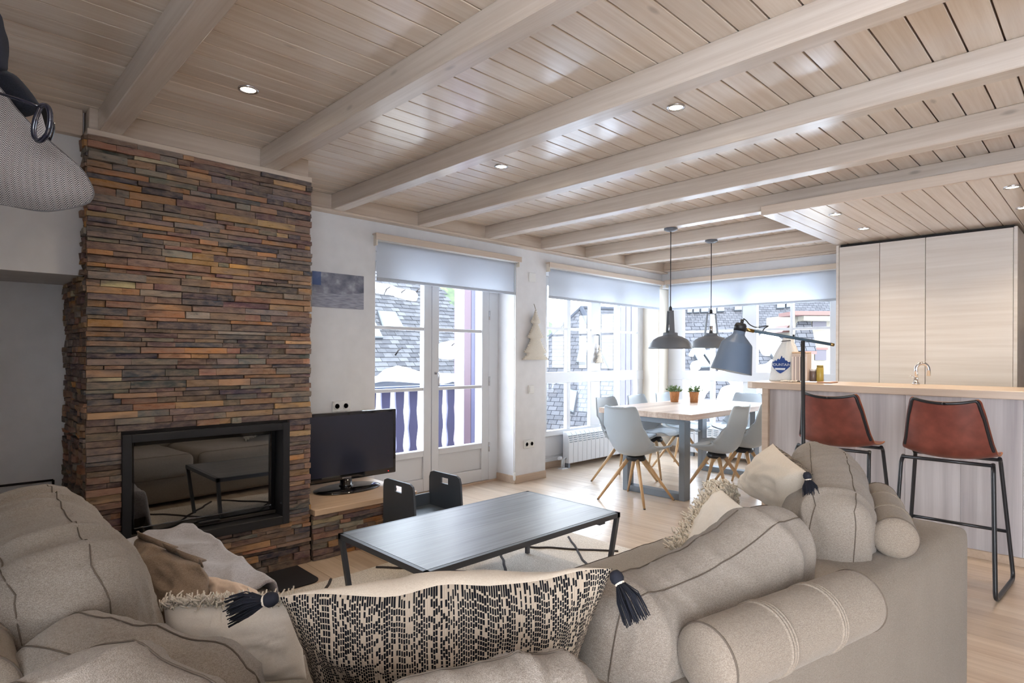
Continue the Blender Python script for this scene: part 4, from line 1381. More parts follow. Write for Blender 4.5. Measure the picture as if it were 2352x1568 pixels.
def bag_text(txt, x, z, size, nm):
    cu = bpy.data.curves.new(nm, 'FONT')
    cu.body = txt; cu.size = size; cu.extrude = 0.0004; cu.align_x = 'CENTER'
    tmp = bpy.data.objects.new(nm, cu)
    COL.objects.link(tmp)
    dg = bpy.context.evaluated_depsgraph_get()
    me = bpy.data.meshes.new_from_object(tmp.evaluated_get(dg))
    bpy.data.objects.remove(tmp)
    for v_ in me.vertices:
        p = on_bag(x + v_.co.x, z + v_.co.y, 0.0062 + v_.co.z)
        v_.co = p
    me.materials.clear(); me.materials.append(pale)
    link(nm, me, bag)
bag_text('MOUNTAIN', -1.910, bz - 0.011, 0.030, 'lettering')
# tall glass jar with paper label
jr = thing('glass_jar', 'square clear jar with pale printed label beside the cloth bag', 'jar', (-1.755, 4.93, ZC))
jm = MB()
jm.box(-1.815, 4.885, ZC + 0.008, -1.695, 4.985, ZC + 0.225)
jm.build('body', plain('jar_contents', srgb(206, 188, 176), 0.25), jr, 0.008, 2)
jm = MB().box(-1.812, 4.884, ZC + 0.01, -1.698, 4.8845, ZC + 0.20)
lb = NT('jar_label')
wv = lb.n('TexWhiteNoise', {'noise_dimensions': '2D'}, Vector=lb.n('VectorMath', {'operation': 'FLOOR'}, **{'0': lb.coord((190, 1, 46))}).outputs[0])
lb.set(color=lb.mix(lb.math('GREATER_THAN', wv.outputs[0], 0.80), srgb(224, 210, 200), srgb(120, 106, 104)), rough=0.5)
jm.build('label', lb.m, jr)
MB().box(-1.813, 4.888, ZC + 0.225, -1.697, 4.982, ZC + 0.238).build('lid', M['oakshelf'], jr, 0.003)
for (x, c, lab, hgt) in ((-1.672, (110, 96, 92), 'small dark spice jar with white lid on the bar', 0.082), (-1.622, (176, 156, 76), 'small mustard yellow spice jar on the bar', 0.112)):
    t = thing('spice_jar', lab, 'jar', (x, 4.95, ZC), 0, 'spice jars on the bar')
    MB().lathe([(0.024, 0.006), (0.026, 0.010), (0.026, hgt), (0.022, hgt + 0.006)], 16, Matrix.Translation((x, 4.95, ZC))).build('body', plain('spice_%d' % c[0], srgb(*c), 0.3), t)
    MB().lathe([(0.0235, 0.0), (0.0235, 0.018)], 16, Matrix.Translation((x, 4.95, ZC + hgt + 0.003))).build('lid', M['white'] if c[0] == 110 else plain('spice_lid', srgb(150, 132, 70), 0.5), t)
tr = MB().box(-1.60, 4.80, ZC, -1.50, 4.98, ZC + 0.010)
tag(tr.build('cutting_board', wood('board_wood', srgb(206, 170, 150), srgb(180, 140, 118), 0, var=0), None, 0.004), 'small reddish wooden board on the bar by the spice jars', 'board')
nk = MB()
vs, fs = [], []
for i in range(13):
    for j in range(9):
        a, b = i / 12, j / 8
        vs.append((-1.86 + 0.11 * a + 0.01 * noise.noise((a * 4, b * 4, 0)), 4.78 + 0.07 * b, ZC + 0.006 + 0.016 * abs(noise.noise((a * 5, b * 5, 2.2)))))
for i in range(12):
    for j in range(8):
        fs.append((i * 9 + j, (i + 1) * 9 + j, (i + 1) * 9 + j + 1, i * 9 + j + 1))
o = nk.add(vs, fs, True).build('cloth_napkin', M['cottonw'])
md = o.modifiers.new('t', 'SOLIDIFY'); md.thickness = 0.005
tag(o, 'crumpled white cloth on the bar in front of the jar', 'cloth')

# ---------------------------------------------------------------- bar stools
def stool():
    t = thing('bar_stool', 'x', 'stool', (0, 0, 0))
    # local: +y towards the bar; back at -y
    hw = 0.205
    SZ = 0.690
    for s_ in (-1, 1):
        m = MB()
        m.tube(fillet([(s_ * (hw - 0.005), -0.13, SZ), (s_ * hw, -0.16, SZ - 0.03), (s_ * (hw + 0.02), -0.245, 0.012), (s_ * (hw + 0.045), 0.235, 0.012), (s_ * (hw - 0.005), 0.155, SZ - 0.02), (s_ * (hw - 0.005), 0.12, SZ)], 0.05), 0.0105, 10)
        m.build('side_frame', M['tubeblack'], t)
    for (a, b, nm) in (((-hw, 0.135, SZ - 0.01), (hw, 0.135, SZ - 0.01), 'front_rail'), ((-hw, -0.145, SZ - 0.006), (hw, -0.145, SZ - 0.006), 'rear_rail'), ((-hw - 0.022, 0.205, 0.275), (hw + 0.022, 0.205, 0.275), 'footrest')):
        MB().tube([a, b], 0.0095, 8).build(nm, M['tubeblack'], t)
    # bucket: seat and back in one leather sheet; section points (y, z, halfwidth, wrap)
    sec = [(0.215, 0.712, 0.19, 0.000), (0.17, 0.714, 0.205, 0.004), (0.05, 0.700, 0.212, 0.018), (-0.06, 0.696, 0.212, 0.035), (-0.115, 0.708, 0.210, 0.050), (-0.150, 0.745, 0.204, 0.058),
           (-0.170, 0.80, 0.195, 0.056), (-0.190, 0.87, 0.184, 0.050), (-0.208, 0.94, 0.172, 0.044), (-0.222, 0.995, 0.158, 0.038), (-0.226, 1.012, 0.146, 0.034)]
    prof = smooth_path([Vector((a, b, 0)) for a, b, _, _ in sec], 3)
    ww = smooth_path([Vector((c, d, 0)) for _, _, c, d in sec], 3)
    nx = 10
    vs, fs = [], []
    edge_l, edge_r = [], []
    for i, (p, q) in enumerate(zip(prof, ww)):
        tg = (prof[min(i + 1, len(prof) - 1)] - prof[max(i - 1, 0)]).normalized()
        nrm = Vector((0, tg.y, -tg.x))
        if nrm.z < -0.2:
            nrm = -nrm
        if abs(nrm.z) <= 0.6 and nrm.y < 0:
            nrm = -nrm
        for j in range(-nx, nx + 1):
            x = j / nx
            c = Vector((x * q.x, p.x, p.y)) + nrm * (q.y * abs(x) ** 2.4)
            if i > len(prof) - 5:
                c.z += 0.012 * (abs(x) ** 2) - 0.004
            vs.append(c)
        edge_l.append(vs[-(2 * nx + 1)]); edge_r.append(vs[-1])
    R = 2 * nx + 1
    for i in range(len(prof) - 1):
        for j in range(R - 1):
            fs.append((i * R + j, i * R + j + 1, (i + 1) * R + j + 1, (i + 1) * R + j))
    o = MB().add(vs, fs, True).build('bucket_seat', M['leather'], t)
    md = o.modifiers.new('t', 'SOLIDIFY'); md.thickness = 0.006; md.offset = 1
    k0 = 3 * 4
    path = [e for e in edge_l[k0:]] + [vs[(len(prof) - 1) * R + j] for j in range(1, R - 1)] + [e for e in reversed(edge_r[k0:])]
    path = [p + Vector((0, -0.012, 0)) * (1 if p.z > 0.75 else 0.3) + Vector((-0.010 * (1 if p.x > 0 else -1), 0, -0.006 if p.z > 0.95 else 0)) for p in path]
    MB().tube(path, 0.0085, 8).build('back_frame', M['tubeblack'], t)
    ep = [p + Vector((0, 0, 0.0)) for p in edge_l] + [vs[(len(prof) - 1) * R + j] for j in range(1, R - 1)] + [e for e in reversed(edge_r)]
    MB().tube(ep, 0.0035, 6).build('edge_binding', M['leatheredge'], t)
    return t
s0 = stool()
s0.location = (-0.652, 4.10, 0)
s0['label'] = 'brown leather bar stool with black tube frame, nearer one on the right'
s0['group'] = 'leather bar stools'
s1 = copy_tree(s0)
s1.location = (-1.225, 4.10, 0)
s1['label'] = 'brown leather bar stool with black tube frame behind the floor lamp pole'

# ---------------------------------------------------------------- floor lamp
fwd = Vector((-math.sin(TH), math.cos(TH), 0)); rgt = Vector((math.cos(TH), math.sin(TH), 0))
DL = 2.94
base = fwd * DL + rgt * ((1849 - 1176) / 1356 * DL)
def lp(px, py, d=DL):
    return Vector((0, 0, 1.25)) + fwd * d + rgt * ((px - 1176) / 1356 * d) + Vector((0, 0, -1)) * ((py - 818) / 1356 * d)
flm = thing('floor_lamp', 'slate blue floor lamp with tilted shade on a pivoting arm behind the sofa', 'floor lamp', (base.x, base.y, 0))
MB().lathe([(0.13, 0.0), (0.13, 0.012), (0.125, 0.016), (0.012, 0.018)], 32, Matrix.Translation((base.x, base.y, 0))).build('base', M['black'], flm)
MB().tube([(base.x, base.y, 0.016), lp(1844, 782)], 0.0095, 12).build('pole', M['black'], flm)
bluearm = plain('lamp_arm_blue', srgb(70, 92, 108), 0.4)
A0, A1 = lp(1718, 757), lp(1909, 789.5)
MB().tube([A0, A1], 0.0075, 12).build('arm', bluearm, flm)
MB().tube([lp(1714, 756), lp(1731, 760)], 0.0088, 12).build('arm_sleeve', M['brass'], flm)
MB().tube([lp(1907, 789), lp(1915, 790.5)], 0.0080, 12).build('arm_cap', M['brass'], flm)
MB().tube([lp(1823, 767), lp(1822, 776)], 0.005, 8).build('arm_knob', M['black'], flm)
# shade: local axis from socket to rim, tilted
top = lp(1702, 742); rim = lp(1679, 853)
axis = (rim - top).normalized()
q = Vector((0, 0, -1)).rotation_difference(axis)
SM = Matrix.Translation(top) @ q.to_matrix().to_4x4()
Ls = (rim - top).length
MB().lathe([(0.0, -0.0), (0.022, 0.0), (0.027, -0.010), (0.028, -0.055), (0.032, -0.062), (0.070, -0.100), (0.074, -0.108), (0.0985, -Ls)], 48, SM, False).build('shade', M['shade'], flm)
MB().lathe([(0.0965, -Ls), (0.072, -0.109), (0.030, -0.066), (0.0, -0.06)], 48, SM, False).build('shade_lining', M['pendantin'], flm)
MB().lathe([(0.0, -0.001), (0.023, -0.001), (0.0282, -0.011), (0.0290, -0.040), (0.0285, -0.040)], 32, SM, False).build('socket_cap', M['black'], flm)
MB().tube([lp(1703, 744), lp(1705, 733)], 0.008, 10).build('switch_stub', M['black'], flm)
MB().tube(smooth_path([lp(1707, 731), lp(1714, 736), lp(1722, 745), lp(1736, 751), lp(1752, 749), lp(1764, 748), lp(1756, 753), lp(1751, 761)], 6), 0.0028, 6).build('cable', M['black'], flm)
MB().tube([lp(1712, 757.5), lp(1700, 757)], 0.006, 8).build('shade_pivot', M['black'], flm)
# ---------------------------------------------------------------- corner sofa
def at(px, py, z):
    """point at height z seen at a pixel of the 2352x1568 photograph"""
    a, b = px - 1176, py - 816
    c_, s_ = math.cos(math.radians(0.25)), math.sin(math.radians(0.25))
    a, b = c_ * a + s_ * b, -s_ * a + c_ * b
    r = fwd + rgt * (a / 1356) - Vector((0, 0, b / 1356))
    return Vector((0, 0, 1.25)) + r * ((z - 1.25) / r.z)

def cube_map(hx, hy, hz, r, p):
    q = Vector((p[0] * hx, p[1] * hy, p[2] * hz))
    inn = Vector((max(-(hx - r), min(hx - r, q.x)), max(-(hy - r), min(hy - r, q.y)), max(-(hz - r), min(hz - r, q.z))))
    d = q - inn
    dn = d.normalized() if d.length > 1e-9 else Vector((0, 0, 0))
    return inn + dn * r, dn

def ridge(v):
    return (1.0 - abs(noise.noise(v))) ** 3

def cushion_fn(hx, hy, hz, r, puff, wr, seed, warp=None):
    sd = seed * 3.71
    def fn(p, extra=0.0):
        q, dn = cube_map(hx, hy, hz, r, p)
        fx, fy, fz = 1 - (q.x / hx) ** 2, 1 - (q.y / hy) ** 2, 1 - (q.z / hz) ** 2
        q = q + Vector((0, math.copysign(1, p[1]) * puff * max(0, fx) * max(0, fz) * abs(p[1]), 0))
        q = q + Vector((math.copysign(1, p[0]) * puff * 0.35 * max(0, fy) * max(0, fz) * abs(p[0]), 0, 0))
        q = q + Vector((0, 0, math.copysign(1, p[2]) * puff * 0.45 * max(0, fy) * max(0, fx) * abs(p[2])))
        wx = q.x * 8 + 1.6 * noise.noise(Vector((q.x * 2.5, q.y * 4, q.z * 4 + sd)))
        w_ = (1 - abs(noise.noise(Vector((wx + sd, q.y * 1.6, q.z * 2.2))))) ** 5 * 0.75 + (1 - abs(noise.noise(Vector((wx * 2.2 + q.z * 4 + sd, q.y * 2.5 + sd, q.z * 4))))) ** 4 * 0.35
        w_ += 0.5 * noise.noise(Vector((q.x * 3 + sd, q.y * 3, q.z * 3)))
        q = q + dn * ((w_ - 0.45) * wr + extra)
        if warp:
            q = warp(q)
        return q
    return fn

def cushion(name, label, cat, C, ax, up, dims, mat, r=0.055, puff=0.03, wr=0.012, seed=1, group=None, warp=None, pipe=True, n=(34, 14, 26)):
    """boxed seat or back cushion; dims = length, thickness, height; ax = length direction, up = height direction"""
    ax = Vector(ax).normalized()
    up = Vector(up)
    up = (up - ax * up.dot(ax)).normalized()
    th = up.cross(ax)
    C = Vector(C)
    hx, hy, hz = (d / 2 for d in dims)
    fn = cushion_fn(hx, hy, hz, min(r, hx * 0.9, hy * 0.95, hz * 0.9), puff, wr, seed, warp)
    W_ = lambda q: C + ax * q.x + th * q.y + up * q.z
    t = thing(name, label, cat, C - Vector((0, 0, 0)), 0, group)
    vs, fs, idx = [], [], {}
    nx, ny, nz = n
    def vid(i, j, k_):
        key = (i, j, k_)
        if key not in idx:
            idx[key] = len(vs)
            e = lambda a, m_: math.copysign(abs(2 * a / m_ - 1) ** 0.8, 2 * a / m_ - 1)
            vs.append(W_(fn((e(i, nx), e(j, ny), e(k_, nz)))))
        return idx[key]
    for i in range(nx):
        for k_ in range(nz):
            for j in (0, ny):
                fs.append((vid(i, j, k_), vid(i + 1, j, k_), vid(i + 1, j, k_ + 1), vid(i, j, k_ + 1)))
    for i in range(nx):
        for j in range(ny):
            for k_ in (0, nz):
                fs.append((vid(i, j, k_), vid(i + 1, j, k_), vid(i + 1, j + 1, k_), vid(i, j + 1, k_)))
    for j in range(ny):
        for k_ in range(nz):
            for i in (0, nx):
                fs.append((vid(i, j, k_), vid(i, j + 1, k_), vid(i, j + 1, k_ + 1), vid(i, j, k_ + 1)))
    MB().add(vs, fs, True).build('cover', M[mat], t)
    if pipe:
        for sy in (-1, 1):
            loop = []
            per = [(-1 + 2 * q / 26, -1) for q in range(26)] + [(1, -1 + 2 * q / 18) for q in range(18)] + [(1 - 2 * q / 26, 1) for q in range(26)] + [(-1, 1 - 2 * q / 18) for q in range(18)]
            yy = sy * (1 - 0.55 * min(r, hy * 0.9) / hy)
            for (a, b) in per:
                loop.append(W_(fn((a, yy, b), 0.0012)))
            MB().tube(loop, 0.0014, 5, True).build('seam', M['piping'], t)
    return t

def pillow(name, label, corners, T, mats, cat='cushion', seed=1, group=None, wr=0.010, n=30, pinch=0.05, edge=None, full=0.55):
    """knife-edged scatter cushion spanned by four corners (bottom left, bottom right, top right, top left seen from the front)"""
    P = [Vector(c) for c in corners]
    ctr = (P[0] + P[1] + P[2] + P[3]) / 4
    nn = ((P[1] - P[0]) + (P[2] - P[3])).cross((P[3] - P[0]) + (P[2] - P[1])).normalized()
    t = thing(name, label, cat, ctr, 0, group)
    def pos(u, v, s_):
        a, b = (u + 1) / 2, (v + 1) / 2
        k1 = 1 - pinch * (1 - v * v) * u * u
        k2 = 1 - pinch * (1 - u * u) * v * v
        a, b = (u * k1 + 1) / 2, (v * k2 + 1) / 2
        q = P[0] * (1 - a) * (1 - b) + P[1] * a * (1 - b) + P[2] * a * b + P[3] * (1 - a) * b
        h = T / 2 * (max(0, (1 - abs(u) ** 2.2) * (1 - abs(v) ** 2.2))) ** full
        sd = seed * 2.3
        ed = (1 - abs(u) ** 6) * (1 - abs(v) ** 6)
        h += ed * wr * (ridge(Vector((u * 2.5 + sd, v * 2.5 - sd, s_ * 3.0))) - 0.45 + 0.5 * noise.noise(Vector((u * 5 + sd, v * 5, s_))))
        wob = Vector((0, 0, 0))
        if edge:
            wob = nn * (edge * noise.noise(Vector((u * 3 + sd, v * 3, 0.5))) * (1 - ed * 0.8))
        return q + nn * (s_ * h) + wob
    for s_, nm, mt in ((1, 'front_cover', mats[0]), (-1, 'back_cover', mats[1])):
        vs, fs, uv = [], [], []
        for j in range(n + 1):
            for i in range(n + 1):
                u = math.sin((2 * i / n - 1) * PI / 2)
                v = math.sin((2 * j / n - 1) * PI / 2)
                vs.append(pos(u, v, s_))
                uv.append(((u + 1) / 2, (v + 1) / 2))
        for j in range(n):
            for i in range(n):
                a = j * (n + 1) + i
                fs.append((a, a + 1, a + n + 2, a + n + 1))
        m = MB().add(vs, fs, True)
        m.uv = uv
        me = m.mesh(nm, M[mt])
        link(nm, me, t)
    t_pos = pos
    return t, pos, nn

def tassel(t, P, d, L=0.075, seed=1):
    r_ = random.Random(seed)
    P, d = Vector(P), Vector(d).normalized()
    q = Vector((0, 0, 1)).rotation_difference(d).to_matrix().to_4x4()
    Mx = Matrix.Translation(P) @ q
    k_ = MB().lathe([(0.0, 0.0), (0.008, 0.002), (0.0125, 0.010), (0.0125, 0.018), (0.008, 0.025), (0.0, 0.027)], 14, Mx).build('tassel_knob', M['tassel'], t)
    MB().lathe([(0.0085, 0.022), (0.0095, 0.0245), (0.0085, 0.027)], 14, Mx).build('tassel_tie', M['cotton'], k_)
    s_ = MB()
    for i in range(90):
        a, rr = r_.uniform(0, 2 * PI), math.sqrt(r_.random())
        b = Vector((math.cos(a) * 0.007 * rr, math.sin(a) * 0.007 * rr, 0.024))
        e = Vector((math.cos(a) * 0.024 * rr + r_.uniform(-.004, .004), math.sin(a) * 0.024 * rr + r_.uniform(-.004, .004), 0.024 + L * r_.uniform(0.85, 1.1)))
        m_ = (b + e) / 2 + Vector((math.cos(a), math.sin(a), 0)) * 0.006 * rr
        pts_ = [Mx @ b, Mx @ m_, Mx @ e]
        pts_[2].z -= 0.006
        s_.tube(pts_, 0.0011, 4)
    o = s_.build('tassel_strands', M['tassel'], k_)
    o['kind'] = 'stuff'

def fringe(t, pos, edge_fn, L=0.03, n=260, seed=1, spread=0.02, nrm=Vector((0, 0, 1)), r0=0.0016):
    r_ = random.Random(seed)
    m = MB()
    for i in range(n):
        p, out = edge_fn(r_.random())
        d = (out + Vector((r_.uniform(-1, 1), r_.uniform(-1, 1), r_.uniform(-1, 1))) * 0.75).normalized()
        L_ = L * r_.uniform(0.6, 1.15)
        q = p + Vector((r_.uniform(-1, 1), r_.uniform(-1, 1), r_.uniform(-1, 1))) * spread * 0.4
        e = q + d * L_ + Vector((r_.uniform(-1, 1), r_.uniform(-1, 1), r_.uniform(-1, 0.4))) * L_ * 0.35
        m.tube([q, (q + e) / 2 + Vector((r_.uniform(-1, 1), r_.uniform(-1, 1), r_.uniform(-1, 1))) * L_ * 0.18, e], r0, 4)
    o = m.build('fringe', M['fringe'], t)
    o['kind'] = 'stuff'

# frame of the sofa: two wings meeting in the near corner
dR = Vector((0.080, 1.0, 0)).normalized()
uR = Vector((-1.0, 0.080, 0)).normalized()
OR = Vector((-0.605, 0.06, 0))         # outer near corner line of the right wing
def RB(u, v, z):
    return OR + uR * u + dR * v + Vector((0, 0, z))
sofa = thing('corner_sofa', 'large taupe linen corner sofa with wide padded back ledge', 'sofa', (-1.1, 0.8, 0))
def rounded_block(nm, corners2d, z0, z1, r, mat='linen2', top_puff=0.012):
    """upholstered block on a quad footprint, soft top edges"""
    P = [Vector((x, y, 0)) for x, y in corners2d]
    N = 22
    vs, fs, idx = [], [], {}
    def m3(p):
        hx, hy, hz = 1.0, 1.0, 1.0
        a, b = (p[0] + 1) / 2, (p[1] + 1) / 2
        lx = ((P[1] - P[0]).length + (P[2] - P[3]).length) / 2
        ly = ((P[3] - P[0]).length + (P[2] - P[1]).length) / 2
        q, dn = cube_map(lx / 2, ly / 2, (z1 - z0) / 2, r, p)
        a, b = q.x / lx + 0.5, q.y / ly + 0.5
        g = P[0] * (1 - a) * (1 - b) + P[1] * a * (1 - b) + P[2] * a * b + P[3] * (1 - a) * b
        z = (z0 + z1) / 2 + q.z
        if p[2] > 0:
            z += top_puff * (1 - p[0] ** 2) * (1 - p[1] ** 2) + 0.004 * noise.noise(Vector((g.x * 4, g.y * 4, 0)))
        return Vector((g.x, g.y, z)) + Vector((dn.x, dn.y, 0)) * 0
    def vid(i, j, k_):
        if (i, j, k_) not in idx:
            idx[(i, j, k_)] = len(vs)
            e = lambda a: math.copysign(abs(2 * a / N - 1) ** 0.55, 2 * a / N - 1)
            vs.append(m3((e(i), e(j), e(k_))))
        return idx[(i, j, k_)]
    for i in range(N):
        for j in range(N):
            for k_ in (0, N):
                fs.append((vid(i, j, k_), vid(i + 1, j, k_), vid(i + 1, j + 1, k_), vid(i, j + 1, k_)))
                fs.append((vid(i, k_, j), vid(i + 1, k_, j), vid(i + 1, k_, j + 1), vid(i, k_, j + 1)))
                fs.append((vid(k_, i, j), vid(k_, i + 1, j), vid(k_, i + 1, j + 1), vid(k_, i, j + 1)))
    MB().add(vs, fs, True).build(nm, M[mat], sofa)
def R2(u, v):
    p = RB(u, v, 0); return (p.x, p.y)
rounded_block('back_ledge', [R2(-0.02, -0.30), R2(-0.02, 2.70), R2(0.27, 2.70), R2(0.27, -0.30)], 0.03, 0.632, 0.05)
rounded_block('seat_base', [R2(0.28, 0.0), R2(0.28, 2.64), R2(1.02, 2.64), R2(1.02, 0.0)], 0.03, 0.260, 0.03)
rounded_block('side_ledge', [(-3.08, -0.24), (-0.92, -0.24), (-0.92, 0.03), (-3.08, 0.03)], 0.03, 0.630, 0.035)
rounded_block('chaise_base', [(-3.06, 0.04), (-1.66, 0.04), (-1.66, 0.86), (-3.06, 0.86)], 0.03, 0.260, 0.03)
for (x, y) in ((-3.0, -0.18), (-3.0, 0.8), (-1.72, 0.8), R2(0.06, 2.58), R2(0.95, 2.58), R2(0.06, -0.2), R2(0.95, 0.95)):
    MB().lathe([(0.02, 0.0), (0.024, 0.032)], 12, Matrix.Translation((x, y, 0))).build('foot', M['black'], sofa)
# seat cushions
g = 'seat cushions of the corner sofa'
c1 = RB(0.66, 2.02, 0.322); cushion('seat_cushion', 'taupe seat cushion of the sofa wing nearest the bar', 'seat cushion', c1, dR, (0, 0, 1), (1.12, 0.80, 0.19), 'linen', r=0.06, puff=0.012, wr=0.006, seed=2, group=g, n=(30, 22, 8))
c1 = RB(0.66, 0.88, 0.322); cushion('seat_cushion', 'taupe seat cushion in the middle of the sofa beside the coffee table', 'seat cushion', c1, dR, (0, 0, 1), (1.10, 0.80, 0.19), 'linen', r=0.06, puff=0.012, wr=0.006, seed=3, group=g, n=(30, 22, 8))
cushion('seat_cushion', 'taupe seat cushion of the sofa wing nearest the fireplace', 'seat cushion', (-2.37, 0.46, 0.322), (1, 0, 0), (0, 0, 1), (1.36, 0.84, 0.19), 'linen', r=0.06, puff=0.012, wr=0.006, seed=4, group=g, n=(30, 22, 8))
# back cushions
g = 'back cushions of the corner sofa'
cushion('back_cushion', 'plump taupe back cushion with wrinkled top at the far left of the sofa', 'back cushion', (-1.84, 0.212, 0.630), (-1, 0.02, 0.0), (0, -0.22, 1), (0.94, 0.25, 0.45), 'linen', r=0.10, puff=0.055, wr=0.020, seed=5, group=g, n=(84, 20, 40))
cushion('back_cushion', 'slumped taupe back cushion lying behind the white fringed cushion', 'back cushion', (-1.165, 0.270, 0.575), (0.84, 0.44, -0.03), (0.10, -0.25, 1), (0.46, 0.17, 0.40), 'linen', r=0.075, puff=0.03, wr=0.016, seed=6, group=g, n=(60, 18, 34))
cushion('back_cushion', 'dented taupe corner cushion at the bottom left, closest to the camera', 'back cushion', (-0.770, 0.185, 0.668), (0.86, 0.42, -0.16), (0.0, -0.1, 1), (0.44, 0.20, 0.40), 'linen', r=0.085, puff=0.03, wr=0.018, seed=9, group=g, n=(64, 18, 34))
cushion('back_cushion', 'taupe corner cushion below the middle of the knitted cushion', 'back cushion', (-0.590, 0.535, 0.630), (0.50, 0.85, 0.06), (0.15, -0.10, 1), (0.34, 0.15, 0.40), 'linen', r=0.075, puff=0.03, wr=0.012, seed=8, group=g, n=(60, 18, 34))
cushion('back_cushion', 'long taupe back cushion behind the nearer bolster', 'back cushion', (-0.665, 1.262, 0.630), (0.125, 0.99, 0.03), (0.16, -0.02, 1), (0.71, 0.19, 0.45), 'linen', r=0.09, puff=0.045, wr=0.010, seed=10, group=g, n=(84, 20, 40), warp=lambda q: Vector((q.x, q.y, q.z - 0.055 * (max(0, 1 - ((q.x + 0.12) / 0.30) ** 2)) * (1 if q.z > 0 else 0) * min(1, max(0, q.z) / 0.12))))
cushion('back_cushion', 'upright taupe back cushion behind the tasselled cushion, next to the far bolster', 'back cushion', (-0.735, 2.285, 0.655), (-0.34, 0.94, 0.13), (0.10, -0.02, 1), (0.74, 0.22, 0.42), 'linen', r=0.085, puff=0.045, wr=0.018, seed=11, group=g, n=(84, 20, 40))
# bolsters on the ledge
def bolster(label, A, B, r, seed):
    A, B = Vector(A), Vector(B)
    ax = (B - A).normalized()
    t = thing('bolster_cushion', label, 'bolster', (A + B) / 2, 0, 'bolsters on the sofa ledge')
    L = (B - A).length
    q = Vector((0, 0, 1)).rotation_difference(ax).to_matrix().to_4x4()
    Mx = Matrix.Translation(A) @ q
    prof = [(0.0, -0.016), (r * 0.55, -0.013), (r * 0.85, -0.006), (r * 0.965, 0.002), (r, 0.014)]
    K = 26
    for i in range(1, K):
        s_ = i / K
        prof.append((r * (1 + 0.014 * math.sin(s_ * PI)), 0.014 + (L - 0.028) * s_))
    prof += [(r, L - 0.014), (r * 0.965, L - 0.002), (r * 0.85, L + 0.006), (r * 0.55, L + 0.013), (0.0, L + 0.016)]
    MB().lathe(prof, 48, Mx).build('cover', M['linen2'], t)
    for z_ in (0.006, L - 0.006):
        MB().tube([Mx @ Vector((math.cos(2 * PI * i / 40) * r * 0.985, math.sin(2 * PI * i / 40) * r * 0.985, z_)) for i in range(40)], 0.0022, 5, True).build('end_seam', M['piping'], t)
    for z_ in (0.16, 0.168, 0.176, L - 0.176, L - 0.168, L - 0.16):
        MB().tube([Mx @ Vector((math.cos(2 * PI * i / 40) * r * 1.008, math.sin(2 * PI * i / 40) * r * 1.008, z_)) for i in range(40)], 0.0035, 6, True).build('tuck', M['linen2'], t)
    return t
bolster('taupe bolster cushion lying on the sofa ledge, nearer one', at(1618, 1520, 0.702), at(1968, 1378, 0.704), 0.067, 1)
bolster('taupe bolster cushion on the sofa ledge, far one by the bar stools', (-0.470, 2.10, 0.696), (-0.640, 2.60, 0.705), 0.063, 2)
bolster('taupe bolster cushion at the very left edge of the picture', (-1.75, 0.025, 0.712), (-1.22, 0.025, 0.712), 0.079, 3)

# knitted lumbar cushion across the corner
TL, TR = at(640, 1372, 0.835), at(1408, 1310, 0.86)
dn_ = (TR - TL).normalized()
nk_ = Vector((dn_.y, -dn_.x, 0))
dwn = Vector((0, 0, -0.40)) + nk_ * -0.20
t, pos, nn = pillow('lumbar_cushion', 'black and cream knitted lumbar cushion with navy tassels in the sofa corner', [TL + dwn + dn_ * 0.05, TR + dwn - dn_ * 0.05, TR, TL], 0.24, ('knit', 'cotton'), seed=4, group='tasselled knit cushions', wr=0.016, n=40, pinch=0.07, edge=0.02)
tassel(t, TL, -dn_ + Vector((0, 0, -0.15)) , 0.055, 1)
tassel(t, TR, dn_ * 0.45 + Vector((0, 0, -1)) + nk_ * 0.75, 0.06, 2)
# its twin at the far end of the sofa
A = [at(1692, 1118, 0.655), at(1838, 1200, 0.68), at(1852, 1083, 0.885), at(1775, 1018, 0.905)]
t, pos, nn = pillow('lumbar_cushion', 'cream cushion with knitted back and navy tassel at the far end of the sofa', A, 0.17, ('cotton', 'knit'), seed=7, group='tasselled knit cushions', wr=0.014, pinch=0.05)
tassel(t, A[2], Vector((0.3, -0.2, -1)), 0.045, 3)
# fringed cushions
A = [at(1560, 1275, 0.47), at(1660, 1290, 0.47), at(1706, 1165, 0.665), at(1655, 1120, 0.66)]
t, pos, nn = pillow('fringed_cushion', 'white cushion with shaggy fringe beside the far tasselled cushion', A, 0.14, ('cottonw', 'cottonw'), seed=8, group='fringed white cushions', pinch=0.03)
def ef(s_, A=A, nn=nn):
    p = A[0].lerp(A[3], s_)
    return p + nn * random.uniform(-0.045, 0.045) + (A[1] - A[0]).normalized() * random.uniform(-0.02, 0.07), ((A[3] - A[2]).normalized() * 0.6 + nn * 0.5 + Vector((0, 0, 0.2)))
fringe(t, pos, ef, 0.026, 3200, 2, 0.02, r0=0.0034)
A = [at(395, 1560, 0.46), at(705, 1560, 0.46), at(690, 1380, 0.645), at(375, 1388, 0.645)]
t, pos, nn = pillow('fringed_cushion', 'white cushion with fringe along its top edge on the left sofa wing', A, 0.16, ('cottonw', 'cottonw'), seed=12, group='fringed white cushions', pinch=0.04, wr=0.012)
def ef(s_, A=A, nn=nn):
    p = A[3].lerp(A[2], s_)
    return p + nn * random.uniform(-0.012, 0.012) + Vector((0, 0, random.uniform(-0.012, 0.006))), Vector((0, 0, 1)) + nn * random.uniform(-0.8, 0.8)
fringe(t, pos, ef, 0.024, 620, 3, 0.010, r0=0.0018)
